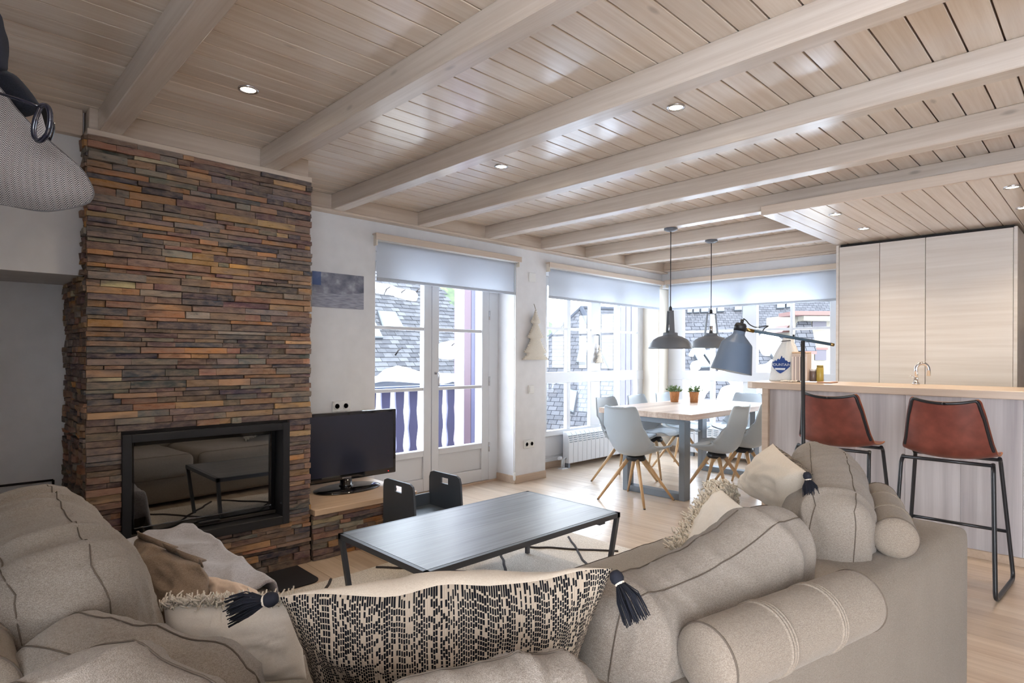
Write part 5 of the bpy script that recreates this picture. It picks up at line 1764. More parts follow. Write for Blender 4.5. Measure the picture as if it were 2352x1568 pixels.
# linen flanged cushion and small printed one
A = [at(285, 1420, 0.45), at(470, 1470, 0.45), at(470, 1300, 0.60), at(318, 1230, 0.665)]
t, pos, nn = pillow('flanged_cushion', 'crumpled brown linen cushion with flanged edge on the left sofa wing', A, 0.17, ('linenbrown', 'linenbrown'), seed=13, wr=0.022, pinch=0.03, edge=0.03)
fl_ = MB(); K = 40
vs, fs = [], []
for i in range(K + 1):
    s_ = i / K
    p = A[3].lerp(A[2], s_)
    w0 = 0.022 * math.sin(s_ * 13) + 0.03 * noise.noise(Vector((s_ * 9, 1, 2)))
    vs += [p + nn * w0 * 0.4 + Vector((0, 0, -0.004)), p + nn * (w0 * 1.6) + Vector((0, 0, 0.016))]
for i in range(K):
    fs.append((2 * i, 2 * i + 2, 2 * i + 3, 2 * i + 1))
o = fl_.add(vs, fs, True).build('flange', M['linenbrown'], t)
md = o.modifiers.new('t', 'SOLIDIFY'); md.thickness = 0.003
A = [at(470, 1420, 0.46), at(640, 1420, 0.46), at(590, 1355, 0.52), at(468, 1322, 0.535)]
pillow('printed_cushion', 'small peach cotton cushion half hidden behind the white fringed cushion', A, 0.12, ('peach', 'peach'), seed=14, pinch=0.04)
# grey fleece throw over the left wing
th_ = MB(); vs, fs = [], []
NX, NY = 60, 44
for j in range(NY + 1):
    for i in range(NX + 1):
        a, b = i / NX, j / NY
        x = -3.10 + 1.02 * a + 0.03 * noise.noise(Vector((b * 3, 0.2, 1)))
        y = 0.30 + 0.66 * b + 0.05 * noise.noise(Vector((a * 3, 0.7, 3)))
        z = 0.436 + 0.024 * ridge(Vector((a * 4 + b * 1.5, b * 3.5, 2))) + 0.018 * noise.noise(Vector((a * 6, b * 6, 4)))
        over = max(0, y - 0.875) + max(0, x + 2.16) * 0.6
        if y > 0.875:
            z -= (y - 0.875) * 3.0
            y = 0.875 + (y - 0.875) * 0.45
        if x < -3.045:
            z -= (-3.045 - x) * 2.2
        vs.append((x, y, z))
for j in range(NY):
    for i in range(NX):
        a = j * (NX + 1) + i
        fs.append((a, a + 1, a + NX + 2, a + NX + 1))
o = th_.add(vs, fs, True).build('fleece_throw', M['throw'])
md = o.modifiers.new('t', 'SOLIDIFY'); md.thickness = 0.014; md.offset = -1
md = o.modifiers.new('s', 'SUBSURF'); md.levels = 1; md.render_levels = 1
tag(o, 'rumpled grey fleece throw on the sofa wing before the fireplace', 'throw')
# ---------------------------------------------------------------- hats on a coat stand at the left edge
def cp(px, py, d):
    return Vector((0, 0, 1.25)) + fwd * d + rgt * ((px - 1176) / 1356 * d) + Vector((0, 0, -1)) * ((py - 813) / 1356 * d)
DH = 1.05
hk = cp(-110, 330, DH)
cs = thing('coat_hook', 'black iron coat hooks on the near wall, holding the hats', 'coat hook', (hk.x, -0.30, 1.6))
MB().box(hk.x - 0.12, -0.2995, 1.50, hk.x + 0.12, -0.285, 1.86).build('back_plate', M['black'], cs, 0.003)
MB().tube(fillet([(hk.x, -0.29, 1.56), Vector((hk.x, -0.12, 1.56)), cp(-95, 415, DH)], 0.04), 0.007, 8).build('hook', M['black'], cs)
MB().tube(fillet([(hk.x, -0.29, 1.80), Vector((hk.x, -0.12, 1.78)), cp(-120, 110, DH + 0.10)], 0.04), 0.007, 8).build('hook', M['black'], cs)

# flat cap: hung with the crown towards us, peak pointing right
cap = thing('flat_cap', 'grey herringbone tweed flat cap hanging at the left edge', 'cap', cp(20, 485, DH))
outline = [(-240, 130), (-160, 95), (-60, 150), (0, 208), (40, 258), (90, 308), (140, 350), (185, 390), (207, 425), (213, 447), (203, 465), (180, 474), (130, 484), (85, 485), (0, 470), (-90, 455), (-180, 420), (-240, 360), (-270, 250)]
cx_, cy_ = -30.0, 330.0
NR_, NA_ = 12, len(outline) * 4
loop = smooth_path([Vector((x, y, 0)) for x, y in outline + outline[:1]], 4)[:-1]
for sgn, nm in ((1, 'crown'), (-1, 'lining')):
    vs, fs, uv = [], [], []
    for i in range(NR_ + 1):
        r = i / NR_
        for q in loop:
            x, y = cx_ + (q.x - cx_) * r, cy_ + (q.y - cy_) * r
            th2 = (0.075 if sgn > 0 else 0.035) * math.sqrt(max(0.0, 1 - r ** 2.3)) * (0.55 + 0.45 * min(1.0, max(0.0, (180 - x) / 260)))
            vs.append(cp(x, y, DH - sgn * th2 + 0.00022 * (x - cx_)) + Vector((0, 0, 0.002 * noise.noise(Vector((x * 0.02, y * 0.02, sgn))))))
            uv.append(((x + 300) / 520 + 0.02 * math.sin(y * 0.02), (500 - y) / 420 + 0.00012 * (x - 0) ** 2 / 100))
    n_ = len(loop)
    for i in range(NR_):
        for j in range(n_):
            fs.append((i * n_ + j, i * n_ + (j + 1) % n_, (i + 1) * n_ + (j + 1) % n_, (i + 1) * n_ + j))
    m = MB().add(vs, fs, True); m.uv = uv
    m.build(nm, M['tweed'], cap)
rim_ = [cp(q.x, q.y, DH + 0.00022 * (q.x - cx_)) for q in loop]
MB().tube(rim_, 0.002, 6, True).build('edge_binding', plain('cap_edge', srgb(92, 88, 88), 0.95), cap)

# black felt hat behind, brim seen from the side
hat = thing('felt_hat', 'black felt hat with curled brim hanging above the tweed cap', 'hat', cp(-60, 140, DH + 0.1))
hl = [(-260, 120), (-140, 40), (-40, 52), (0, 150), (35, 176), (62, 205), (82, 232), (92, 250), (80, 262), (60, 270), (20, 272), (-60, 250), (-160, 235)]
hp_ = smooth_path([Vector((x, y, 0)) for x, y in hl + hl[:1]], 4)[:-1]
cx2, cy2 = -50.0, 170.0
vs, fs = [], []
for s_ in (1, -1):
    for i in range(9):
        r = i / 8
        for q in hp_:
            x, y = cx2 + (q.x - cx2) * r, cy2 + (q.y - cy2) * r
            vs.append(cp(x, y, DH + 0.10 - s_ * 0.028 * math.sqrt(max(0, 1 - r ** 2.5))))
n_ = len(hp_)
for s_ in range(2):
    b = s_ * 9 * n_
    for i in range(8):
        for j in range(n_):
            fs.append((b + i * n_ + j, b + i * n_ + (j + 1) % n_, b + (i + 1) * n_ + (j + 1) % n_, b + (i + 1) * n_ + j))
MB().add(vs, fs, True).build('brim', M['blackfelt'], hat)
cr = [(-260, -60), (-150, -70), (-60, -20), (-5, 30), (8, 70), (17, 100), (16, 140), (0, 175), (-120, 170), (-260, 160)]
cp_ = smooth_path([Vector((x, y, 0)) for x, y in cr + cr[:1]], 4)[:-1]
vs, fs = [], []
for s_ in (1, -1):
    for i in range(9):
        r = i / 8
        for q in cp_:
            x, y = -120 + (q.x + 120) * r, 55 + (q.y - 55) * r
            vs.append(cp(x, y, DH + 0.10 - s_ * 0.07 * math.sqrt(max(0, 1 - r ** 2.5))))
n_ = len(cp_)
for s_ in range(2):
    b = s_ * 9 * n_
    for i in range(8):
        for j in range(n_):
            fs.append((b + i * n_ + j, b + i * n_ + (j + 1) % n_, b + (i + 1) * n_ + (j + 1) % n_, b + (i + 1) * n_ + j))
MB().add(vs, fs, True).build('hat_crown', plain('navy_felt', srgb(40, 44, 56), 0.9), hat)
# sunglasses resting on the cap
sg = thing('sunglasses', 'black-rimmed sunglasses hooked over the tweed cap', 'glasses', cp(90, 325, DH - 0.02))
def lens(loop_, d0, d1):
    pts_ = [cp(x, y, d0 + (d1 - d0) * (x - 70) / 50) for x, y in loop_]
    pp = smooth_path(pts_ + pts_[:1], 5)[:-1]
    o = MB().tube(pp, 0.0042, 8, True).build('rim', plain('acetate_black', srgb(22, 24, 40), 0.12, coat=0.5) if 'acetate_black' not in bpy.data.materials else bpy.data.materials['acetate_black'], sg)
    c = sum(pp, Vector()) / len(pp)
    MB().add([c] + pp, [(0, i + 1, (i + 1) % len(pp) + 1) for i in range(len(pp))], True).build('lens', M['clearglass'], o)
lens([(91, 245), (104, 244), (112, 258), (113, 285), (107, 308), (96, 322), (86, 325), (77, 316), (75, 298), (80, 272)], DH - 0.05, DH - 0.07)
lens([(104, 284), (116, 282), (118, 298), (112, 318), (104, 326), (96, 322), (88, 305), (92, 290)], DH + 0.05, DH + 0.03)
ac = bpy.data.materials['acetate_black']
MB().tube([cp(90, 247, DH - 0.055), cp(40, 230, DH - 0.05), cp(-30, 208, DH - 0.04), cp(-60, 210, DH - 0.03)], 0.0028, 6).build('temple', ac, sg)
MB().tube([cp(102, 300, DH + 0.04), cp(75, 298, DH + 0.04), cp(50, 292, DH + 0.04), cp(20, 290, DH + 0.04)], 0.0028, 6).build('temple', ac, sg)
MB().tube([cp(108, 300, DH - 0.065), cp(112, 298, DH - 0.02), cp(108, 300, DH + 0.035)], 0.003, 6).build('bridge', ac, sg)

# ---------------------------------------------------------------- corner behind the sofa: fire irons and boxes
fi_ = thing('fire_irons', 'wrought iron fire-tool stand with ball finial left of the fireplace', 'fire irons', (-3.42, 0.235, 0))
bx_, by_ = -3.42, 0.235
MB().lathe([(0.0, 0.640), (0.018, 0.636), (0.034, 0.618), (0.038, 0.598), (0.030, 0.575), (0.014, 0.560), (0.012, 0.545), (0.020, 0.535), (0.010, 0.52), (0.010, 0.02)], 18, Matrix.Translation((bx_, by_, 0))).build('post', M['iron'], fi_)
MB().lathe([(0.12, 0.0), (0.12, 0.012), (0.03, 0.03), (0.01, 0.05)], 20, Matrix.Translation((bx_, by_, 0))).build('base', M['iron'], fi_)
for s_ in (-1, 1):
    v_ = Vector((0.72, 0.69, 0)) * s_
    c = Vector((bx_, by_, 0))
    MB().tube(smooth_path([c + Vector((0, 0, 0.50)), c + v_ * 0.05 + Vector((0, 0, 0.535)), c + v_ * 0.10 + Vector((0, 0, 0.50)), c + v_ * 0.11 + Vector((0, 0, 0.42)), c + v_ * 0.10 + Vector((0, 0, 0.10))], 6), 0.006, 8).build('hook_arm', M['iron'], fi_)
    MB().tube(smooth_path([c + Vector((0, 0, 0.47)), c + v_ * 0.035 + Vector((0, 0, 0.49)), c + v_ * 0.05 + Vector((0, 0, 0.46)), c + v_ * 0.035 + Vector((0, 0, 0.445))], 6), 0.005, 8).build('scroll', M['iron'], fi_)
MB().tube([Vector((bx_ - 0.1, by_ - 0.08, 0.36)), Vector((bx_ + 0.1, by_ + 0.08, 0.36))], 0.006, 8).build('crossbar', M['iron'], fi_)
bxm = thing('storage_box', 'cream box with dark red lid behind the sofa at the left edge', 'box', (-3.85, 0.02, 0))
MB().box(-4.05, -0.27, 0.0, -3.66, 0.16, 0.50).build('body', M['cream'], bxm, 0.006)
MB().box(-4.065, -0.285, 0.50, -3.645, 0.175, 0.605).build('lid', M['red'], bxm, 0.006)
lg = thing('log_rack', 'low black iron log rack beside the stone chimney', 'log rack', (-3.80, 0.36, 0))
for y_ in (0.23, 0.46):
    MB().tube(fillet([(-4.05, y_, 0.56), (-4.05, y_, 0.02), (-3.60, y_, 0.02), (-3.60, y_, 0.56)], 0.03), 0.006, 8).build('side_rail', M['iron'], lg)
for x_ in (-4.05, -3.60):
    MB().tube([(x_, 0.23, 0.56), (x_, 0.46, 0.56)], 0.006, 8).build('rail', M['iron'], lg)
# ---------------------------------------------------------------- outside: balcony, roofs, snow, hill
def ext(px, py, d):
    return Vector((0, 0, 1.25)) + fwd * d + rgt * ((px - 1176) / 1356 * d) + Vector((0, 0, -1)) * ((py - 816) / 1356 * d)
def ray_dir(px, py):
    return fwd + rgt * ((px - 1176) / 1356) - Vector((0, 0, 1)) * ((py - 816) / 1356)
class Plane:
    """sloping roof plane: origin, horizontal direction u, slope direction v"""
    def __init__(s, o, u, v):
        s.o, s.u, s.v = Vector(o), Vector(u).normalized(), Vector(v).normalized()
        s.n = s.u.cross(s.v).normalized()
        if s.n.z < 0:
            s.n = -s.n
    def hit(s, px, py):
        c = Vector((0, 0, 1.25)); r = ray_dir(px, py)
        t = (s.o - c).dot(s.n) / r.dot(s.n)
        p = c + r * t - s.o
        return p.dot(s.u), p.dot(s.v)
    def pt(s, a, b, h=0.0):
        return s.o + s.u * a + s.v * b + s.n * h
k = NT('slate_roof')
br_ = k.n('TexBrick', {'offset': 0.5}, Vector=k.n('TexCoord').outputs['UV'], Color1=srgb(72, 72, 75), Color2=srgb(60, 60, 63), Mortar=srgb(28, 28, 31), Scale=1.0)
br_.inputs['Mortar Size'].default_value = 0.008
br_.inputs['Brick Width'].default_value = 0.22
br_.inputs['Row Height'].default_value = 0.13
br_.inputs['Bias'].default_value = 0.0
k.set(color=br_.outputs[0], rough=0.95, spec=0.05)
k.bump(br_.outputs['Fac'], -0.5, 0.02)
M['slate'] = k.m
k = NT('slate_tile')
oi = k.t.nodes.new('ShaderNodeObjectInfo')
nz = k.n('TexNoise', None, Vector=k.coord(rnd=1.0), Scale=9.0, Detail=3.0)
f_ = k.math('ADD', k.math('MULTIPLY', oi.outputs['Random'], 0.5), k.math('MULTIPLY', nz.outputs[0], 0.5))
k.set(color=k.ramp(f_, [(0.2, srgb(54, 54, 57)), (0.8, srgb(80, 80, 82))]), rough=0.9, spec=0.1)
M['slatetile'] = k.m
M['snow'] = plain('snow', srgb(226, 229, 234), 0.8)
M['skyframe'] = plain('skylight_frame', srgb(56, 58, 62), 0.5)
M['skyglass'] = plain('skylight_glass', srgb(160, 168, 162), 0.1)  # pale base colour stands in for sky reflected in the glass
M['railwood'] = plain('balcony_paint', srgb(62, 60, 88), 0.6)
M['shutter'] = plain('shutter_brown', srgb(82, 60, 70), 0.6)
M['lilacwhite'] = plain('pale_lilac_paint', srgb(158, 152, 164), 0.7)
M['lead'] = plain('lead_flashing', srgb(52, 54, 60), 0.9, spec=0.1)

def roof_mesh(pl, pix, thick=0.25):
    ab = [pl.hit(*p) for p in pix]
    n_ = len(ab)
    m = MB()
    m.add([pl.pt(a, b) for a, b in ab] + [pl.pt(a, b, -thick) for a, b in ab], [tuple(range(n_)), tuple(reversed(range(n_, 2 * n_)))] + [(i, (i + 1) % n_, n_ + (i + 1) % n_, n_ + i) for i in range(n_)])
    m.uv = ab + ab
    return m
def snow_patch(pl, pix, h, name='snow_patch', label=None, parent=None, seed=0):
    ab = [pl.hit(*p) for p in pix]
    P = smooth_path([Vector((a, b, 0)) for a, b in ab + ab[:1]], 4)[:-1]
    P = [p + Vector((noise.noise(Vector((p.x * 2.5, p.y * 2.5, seed))), noise.noise(Vector((p.y * 2.5, p.x * 2.5, seed + 5))), 0)) * 0.10 for p in P]
    c = sum(P, Vector()) / len(P)
    vs, fs = [], []
    for (r, hh) in ((1.0, 0.004), (0.97, h * 0.6), (0.88, h * 0.95), (0.55, h * 1.05), (0.0, h * 1.05)):
        for p in P:
            q = c + (p - c) * r
            vs.append(pl.pt(q.x, q.y, hh + 0.015 * noise.noise(Vector((q.x * 3, q.y * 3, 2)))))
    n_ = len(P)
    for i in range(4):
        for j in range(n_):
            fs.append((i * n_ + j, i * n_ + (j + 1) % n_, (i + 1) * n_ + (j + 1) % n_, (i + 1) * n_ + j))
    o = MB().add(vs, fs, True).build(name, M['snow'], parent)
    return o
def skylight(pl, pix, parent=None, label=None):
    ab = [pl.hit(*p) for p in pix]
    fr_ = MB()
    c = Vector((sum(a for a, _ in ab) / 4, sum(b for _, b in ab) / 4, 0))
    big = [c + (Vector((a, b, 0)) - c) * 1.16 for a, b in ab]
    fr_.prism([pl.pt(p.x, p.y, -0.02) for p in big], pl.n * 0.12)
    g = MB().prism([pl.pt(a, b, 0.09) for a, b in ab], pl.n * 0.02)
    if parent is not None:
        f1 = fr_.build('skylight', M['skyframe'], parent)
        g.build('pane', M['skyglass'], f1)

# balcony
bal = thing('balcony', 'balcony with blue-violet shaped wooden slats outside the glazed door', 'balcony', (-4.9, 3.4, -0.1))
MB().box(-5.42, 1.2, -0.20, -4.55, 5.4, -0.03).build('deck', plain('balcony_deck', srgb(170, 150, 146), 0.7), bal)
MB().box(-5.36, 1.2, 0.872, -5.25, 5.4, 0.918).build('handrail', plain('handrail_blue', srgb(60, 68, 88), 0.5), bal, 0.006)
MB().box(-5.34, 1.2, 0.10, -5.27, 5.4, 0.15).build('bottom_rail', plain('rail_rose', srgb(130, 108, 106), 0.6), bal, 0.004)
prof_s = [(0.0, 0.050), (0.10, 0.052), (0.18, 0.040), (0.30, 0.046), (0.44, 0.060), (0.58, 0.050), (0.70, 0.042), (0.80, 0.050), (1.0, 0.054)]
pr = smooth_path([Vector((a, b, 0)) for a, b in prof_s], 3)
pts = [Vector((-5.315, -p.y, 0.15 + 0.722 * p.x)) for p in pr] + [Vector((-5.315, p.y, 0.15 + 0.722 * p.x)) for p in reversed(pr)]
slat_me = MB().prism(pts, (0.025, 0, 0)).mesh('slat', M['railwood'])
for i in range(22):
    o = link('slat', slat_me, bal)
    o.location = (0, 1.46 + 0.171 * i, 0)
MB().box(-5.40, 4.32, -0.1, -5.22, 4.50, 2.3).build('post', M['shutter'], bal, 0.01)
sh = thing('window_shutter', 'folded violet-brown shutter just outside the balcony door', 'shutter', (-4.7, 3.995, 0.0))
for (a, b, mt) in ((-4.965, -4.805, 'lilacwhite'), (-4.803, -4.695, 'shutter'), (-4.693, -4.635, 'railwood'), (-4.633, -4.46, 'lilacwhite')):
    MB().box(a, 3.985, 0.0, b, 4.03, 2.10).build('board', M[mt], sh, 0.003)
sh = thing('window_shutter', 'pale violet folded shutter outside the left-wall dining window', 'shutter', (-4.6, 6.7, 0.2))
for i in range(3):
    MB().box(-4.74 + i * 0.085, 6.70, 0.25, -4.66 + i * 0.085, 6.735, 2.10).build('board', plain('shutter_lilac', srgb(104, 100, 118), 0.6) if i == 0 else bpy.data.materials['shutter_lilac'], sh, 0.003)

# roof seen through the balcony door: single slates
pA = Plane((-11.0, 6.0, 0.66), (0, 1, 0), (-1, 0, 1.15))
ra = thing('slate_house', 'slate-roofed house with snow seen through the balcony door', 'house', (-11.0, 7.5, -4.0))
pixA = [(700, 882), (1140, 872), (1100, 800), (1058, 735), (1004, 655), (975, 600), (950, 560), (700, 520)]
roof_mesh(pA, pixA).build('roof', M['lead'], ra)
MB().box(-13.5, 4.0, -4.0, -11.2, 10.6, 0.55).build('wall', plain('house_render', srgb(150, 144, 134), 0.8), ra)
MB().box(-11.08, 4.0, 0.56, -10.94, 10.2, 0.68).build('gutter', M['lead'], ra)
poly = [pA.hit(*p) for p in pixA]
def inside(a, b, poly):
    c = False
    for i in range(len(poly)):
        (x1, y1), (x2, y2) = poly[i - 1], poly[i]
        if (y1 > b) != (y2 > b) and a < (x2 - x1) * (b - y1) / (y2 - y1) + x1:
            c = not c
    return c
sw_, sh_ = 0.235, 0.135
tile = MB().add([(-sw_ / 2 + .004, 0, 0.010), (sw_ / 2 - .004, 0, 0.010), (sw_ / 2 - .004, sh_ * 1.35, 0.0), (-sw_ / 2 + .004, sh_ * 1.35, 0.0),
                 (-sw_ / 2 + .004, 0, 0.034), (sw_ / 2 - .004, 0, 0.034), (sw_ / 2 - .004, sh_ * 1.35, 0.010), (-sw_ / 2 + .004, sh_ * 1.35, 0.010)],
                [(0, 3, 2, 1), (4, 5, 6, 7), (0, 1, 5, 4), (1, 2, 6, 5), (2, 3, 7, 6), (3, 0, 4, 7)]).mesh('slate', M['slatetile'])
R_A = Matrix((pA.u, pA.v, pA.n)).transposed().to_4x4()
slates = []
b = 0.02
row = 0
bmax = max(q[1] for q in poly)
while b < bmax - 0.1:
    a = -1.4 + (row % 2) * sw_ / 2
    while a < 5.2:
        if inside(a, b + sh_ * 0.5, poly):
            slates.append((a + random.uniform(-.006, .006), b + random.uniform(-.006, .006)))
        a += sw_
    b += sh_
    row += 1
vis = [pA.hit(*p) for p in [(855, 890), (1046, 880), (1046, 715), (1004, 648), (855, 625)]]
near = [s_ for s_ in slates if inside(s_[0], s_[1] + 0.05, vis)]
near_sorted = sorted(near, key=lambda q: q[1])[:300]
ns = set(near_sorted)
rest = MB()
for (a, b) in slates:
    Mt = Matrix.Translation(pA.pt(a, b)) @ R_A
    if (a, b) in ns:
        o = link('slate', tile, ra)
        o.matrix_basis = Mt
    else:
        rest.add([Mt @ v.co for v in tile.vertices], [tuple(p.vertices) for p in tile.polygons])
o = rest.build('slate_courses', M['slatetile'], ra)
o['kind'] = 'stuff'
skylight(pA, [(878, 758), (920, 757), (902, 725), (867, 723)], ra)
skylight(pA, [(893, 778), (932, 779), (913, 752), (875, 751)], ra) if False else None
skylight(pA, [(845, 780), (873, 780), (855, 745), (830, 745)], ra)
skylight(pA, [(892, 780), (930, 779), (903, 725), (868, 725)], ra) if False else None
snow_patch(pA, [(840, 655), (880, 662), (915, 672), (955, 683), (953, 695), (925, 690), (890, 682), (840, 674)], 0.16, parent=ra, seed=1)
snow_patch(pA, [(830, 880), (862, 862), (885, 856), (903, 848), (920, 864), (945, 874), (958, 860), (985, 855), (1010, 870), (1040, 874), (1100, 874), (1040, 879), (940, 882)], 0.18, parent=ra, seed=2)
snow_patch(pA, [(1000, 795), (1025, 790), (1060, 796), (1065, 812), (1045, 824), (1015, 826), (1000, 820)], 0.16, parent=ra, seed=3)
for (px, py) in ((880, 678), (915, 684), (952, 678), (907, 818), (1030, 805), (1040, 815)):
    a, b = pA.hit(px, py)
    MB().tube([pA.pt(a, b, 0.0), pA.pt(a, b, 0.20), pA.pt(a + 0.10, b + 0.05, 0.24)], 0.018, 6).build('snow_guard', M['iron'], ra)

# hip roof seen through the left dining window
hb = thing('hip_house', 'hip-roofed slate house seen through the left-wall dining window', 'house', (-12.5, 12.5, -4))
apex = ext(1334, 706, 16.0); hipb = ext(1500, 1035, 12.2); lef = ext(1120, 905, 15.0); rid = ext(1530, 712, 18.0)
lowr = ext(1720, 1015, 14.0)
def tri_plane(o, a, b):
    """plane with origin o, horizontal u"""
    nn_ = (a - o).cross(b - o).normalized()
    if nn_.z < 0:
        nn_ = -nn_
    u_ = Vector((0, 0, 1)).cross(nn_).normalized()
    return Plane(o, u_, nn_.cross(u_))
pB1 = tri_plane(hipb, apex, lef)
pB2 = tri_plane(hipb, apex, rid)
def face_mesh(pl, pts):
    n_ = len(pts)
    m = MB().add(pts + [p - pl.n * 0.2 for p in pts], [tuple(range(n_)), tuple(reversed(range(n_, 2 * n_)))] + [(i, (i + 1) % n_, n_ + (i + 1) % n_, n_ + i) for i in range(n_)])
    m.uv = [((p - pl.o).dot(pl.u), (p - pl.o).dot(pl.v)) for p in pts] * 2
    return m
face_mesh(pB1, [hipb, apex, lef, lef + (hipb - apex) * 0.4]).build('roof_front', M['slate'], hb)
face_mesh(pB2, [hipb, lowr + (pB2.o - lowr).dot(pB2.n) * pB2.n, rid, apex]).build('roof_side', M['slate'], hb)
MB().tube([apex, hipb], 0.07, 8).build('hip_ridge', M['lead'], hb)
MB().tube([apex, rid], 0.06, 8).build('ridge', M['lead'], hb)
MB().tube([apex, lef], 0.05, 8).build('verge', M['lead'], hb)
skylight(pB1, [(1328, 833), (1345, 833), (1353, 794), (1337, 794)], hb)
skylight(pB1, [(1310, 944), (1320, 948), (1327, 905), (1313, 902)], hb)
skylight(pB1, [(1446, 995), (1456, 995), (1460, 960), (1450, 960)], hb) if False else None
snow_patch(pB2, [(1428, 775), (1450, 778), (1462, 785), (1460, 796), (1440, 797), (1428, 790)], 0.14, parent=hb, seed=6)

# wide roof and buildings behind the rear window
pC = Plane(ext(1560, 800, 24), rgt + fwd * 0.10, Vector((0, 0, 1)) + fwd * 0.75)
hc = thing('long_house', 'long slate-roofed building with a row of skylights behind the rear window', 'house', tuple(ext(1700, 830, 24).xy) + (-4,))
roof_mesh(pC, [(1480, 800), (1960, 800), (1960, 640), (1480, 640)]).build('roof', M['slate'], hc)
for (x0, x1, yb) in ((1572, 1581, 719), (1587, 1598, 719), (1604, 1619, 719), (1642, 1656, 719), (1682, 1697, 718), (1781, 1797, 717), (1803, 1812, 716)):
    skylight(pC, [(x0, yb), (x1, yb), (x1 - 1, yb - 22), (x0 - 1, yb - 22)], hc)
MB().box(*(list(ext(1480, 800, 25) - Vector((0, 0, 0))) + list(ext(1960, 1300, 27)))).build('wall', plain('far_wall', srgb(130, 124, 116), 0.8), hc)
pD = Plane(ext(1560, 1010, 12.5), rgt + fwd * 0.05, Vector((0, 0, 1)) + fwd * 0.95)
hd_ = thing('snowy_house', 'low slate roof half covered in bright snow behind the rear window', 'house', tuple(ext(1650, 900, 13).xy) + (-4,))
roof_mesh(pD, [(1440, 1010), (1850, 1010), (1850, 790), (1765, 768), (1440, 722)]).build('roof', M['slate'], hd_)
for sdx, pix in enumerate([
        [(1578, 806), (1604, 804), (1608, 816), (1588, 820), (1575, 814)],
        [(1740, 776), (1772, 779), (1800, 800), (1812, 830), (1790, 852), (1770, 822), (1748, 818), (1736, 796)],
        [(1734, 850), (1762, 836), (1800, 850), (1820, 868), (1740, 868)],
        [(1566, 872), (1600, 868), (1632, 874), (1630, 905), (1600, 925), (1566, 930)],
        [(1650, 900), (1690, 884), (1720, 900), (1755, 905), (1770, 940), (1640, 945)],
        [(1662, 876), (1676, 874), (1692, 896), (1682, 902)],
        [(1700, 876), (1722, 874), (1745, 890), (1742, 906), (1722, 900)],
        [(1576, 842), (1602, 840), (1606, 850), (1580, 852)],
        [(1655, 846), (1680, 852), (1705, 862), (1680, 868), (1650, 862)]]):
    snow_patch(pD, pix, 0.14, parent=hd_, seed=10 + sdx)
skylight(pD, [(1603, 848), (1622, 847), (1600, 816), (1585, 817)], hd_)
skylight(pD, [(1630, 847), (1648, 846), (1622, 812), (1606, 814)], hd_)
skylight(pD, [(1776, 842), (1786, 842), (1770, 815), (1760, 815)], hd_)
MB().box(*(list(ext(1440, 1010, 12.8)) + list(ext(1850, 1400, 14)))).build('wall', bpy.data.materials['far_wall'], hd_)
# stone house at the right of the rear window
sh3 = thing('stone_house', 'beige stone house with red-brown eaves behind the jars on the bar', 'house', tuple(ext(1880, 830, 15).xy) + (-4,))
def eb(nm, x0, y0, x1, y1, d0, d1, mt, bev=0.0):
    a, b_, c = ext(x0, y1, d0), ext(x1, y1, d0), ext(x0, y0, d0)
    dd = fwd * (d1 - d0)
    m = MB().prism([a, b_, b_ + (c - a), c], dd)
    m.build(nm, mt if not isinstance(mt, str) else M[mt], sh3, bev)
beige = plain('beige_stone', srgb(112, 105, 92), 0.85)
brown = plain('brown_timber', srgb(86, 56, 50), 0.7)
dkwin = plain('dark_window', srgb(52, 46, 54), 0.4)
eb('wall', 1838, 716, 1990, 1000, 15.0, 17.0, beige)
eb('eaves', 1826, 711, 1990, 720, 14.5, 15.4, brown)
eb('balcony_slab', 1846, 722, 1990, 733, 14.7, 15.0, plain('pale_slab', srgb(124, 117, 104), 0.8))
eb('window', 1866, 735, 1898, 753, 14.97, 15.05, dkwin)
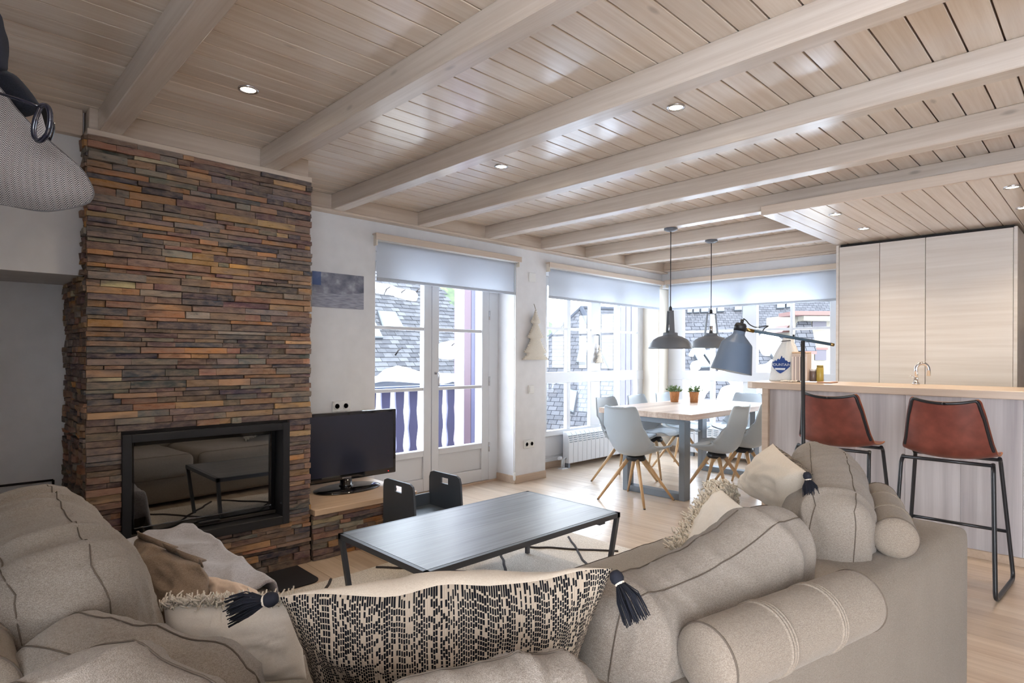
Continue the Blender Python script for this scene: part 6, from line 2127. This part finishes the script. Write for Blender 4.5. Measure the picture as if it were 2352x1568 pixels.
eb('window', 1872, 800, 1898, 824, 14.97, 15.05, dkwin)
eb('lintel', 1868, 795, 1902, 800, 14.95, 15.05, brown)
pE = Plane(ext(1822, 803, 14.4), rgt, Vector((0, 0, 1)) + fwd * 0.6)
m = roof_mesh(pE, [(1826, 803), (1876, 803), (1862, 735), (1832, 735)], 0.1); m.build('porch_roof', M['slate'], sh3)
eb('porch_beam', 1840, 803, 1876, 810, 14.4, 14.6, brown)
m = MB().prism([ext(1795, 760, 15.6), ext(1850, 760, 15.6), ext(1823, 734, 15.6)], fwd * 0.8); m.build('dormer_gable', brown, sh3)
# hill, ground
k = NT('forest')
nz = k.n('TexNoise', None, Vector=k.coord(), Scale=0.55, Detail=8.0, Roughness=0.7)
k.set(color=k.ramp(nz.outputs[0], [(0.35, srgb(26, 38, 24)), (0.55, srgb(58, 70, 42)), (0.72, srgb(98, 90, 62))]), rough=0.95)
vs, fs = [], []
prof_h = [(300, 420), (700, 500), (1000, 600), (1046, 640), (1150, 695), (1256, 735), (1285, 752), (1330, 775), (1420, 800), (1700, 812), (2400, 815)]
NXH = 160
for i in range(NXH + 1):
    px = 300 + 2100 * i / NXH
    for q in range(len(prof_h) - 1):
        if prof_h[q][0] <= px <= prof_h[q + 1][0]:
            s_ = (px - prof_h[q][0]) / (prof_h[q + 1][0] - prof_h[q][0])
            y = prof_h[q][1] * (1 - s_) + prof_h[q + 1][1] * s_
    y += 6 * noise.noise(Vector((px * 0.06, 0, 0))) + 4 * noise.noise(Vector((px * 0.21, 3, 0)))
    vs += [ext(px, y, 110), ext(px, y * 0.5 + 460, 92), ext(px, 960, 60)]
for i in range(NXH):
    for j in range(2):
        fs.append((i * 3 + j, (i + 1) * 3 + j, (i + 1) * 3 + j + 1, i * 3 + j + 1))
o = MB().add(vs, fs, True).build('wooded_hill', k.m)
tag(o, 'wooded green hillside beyond the roofs', kind='structure')
o = MB().box(-140, -140, -5.2, 140, 140, -5.0).build('ground', M['snow'])
tag(o, 'snow-covered ground far below the balcony', kind='structure')
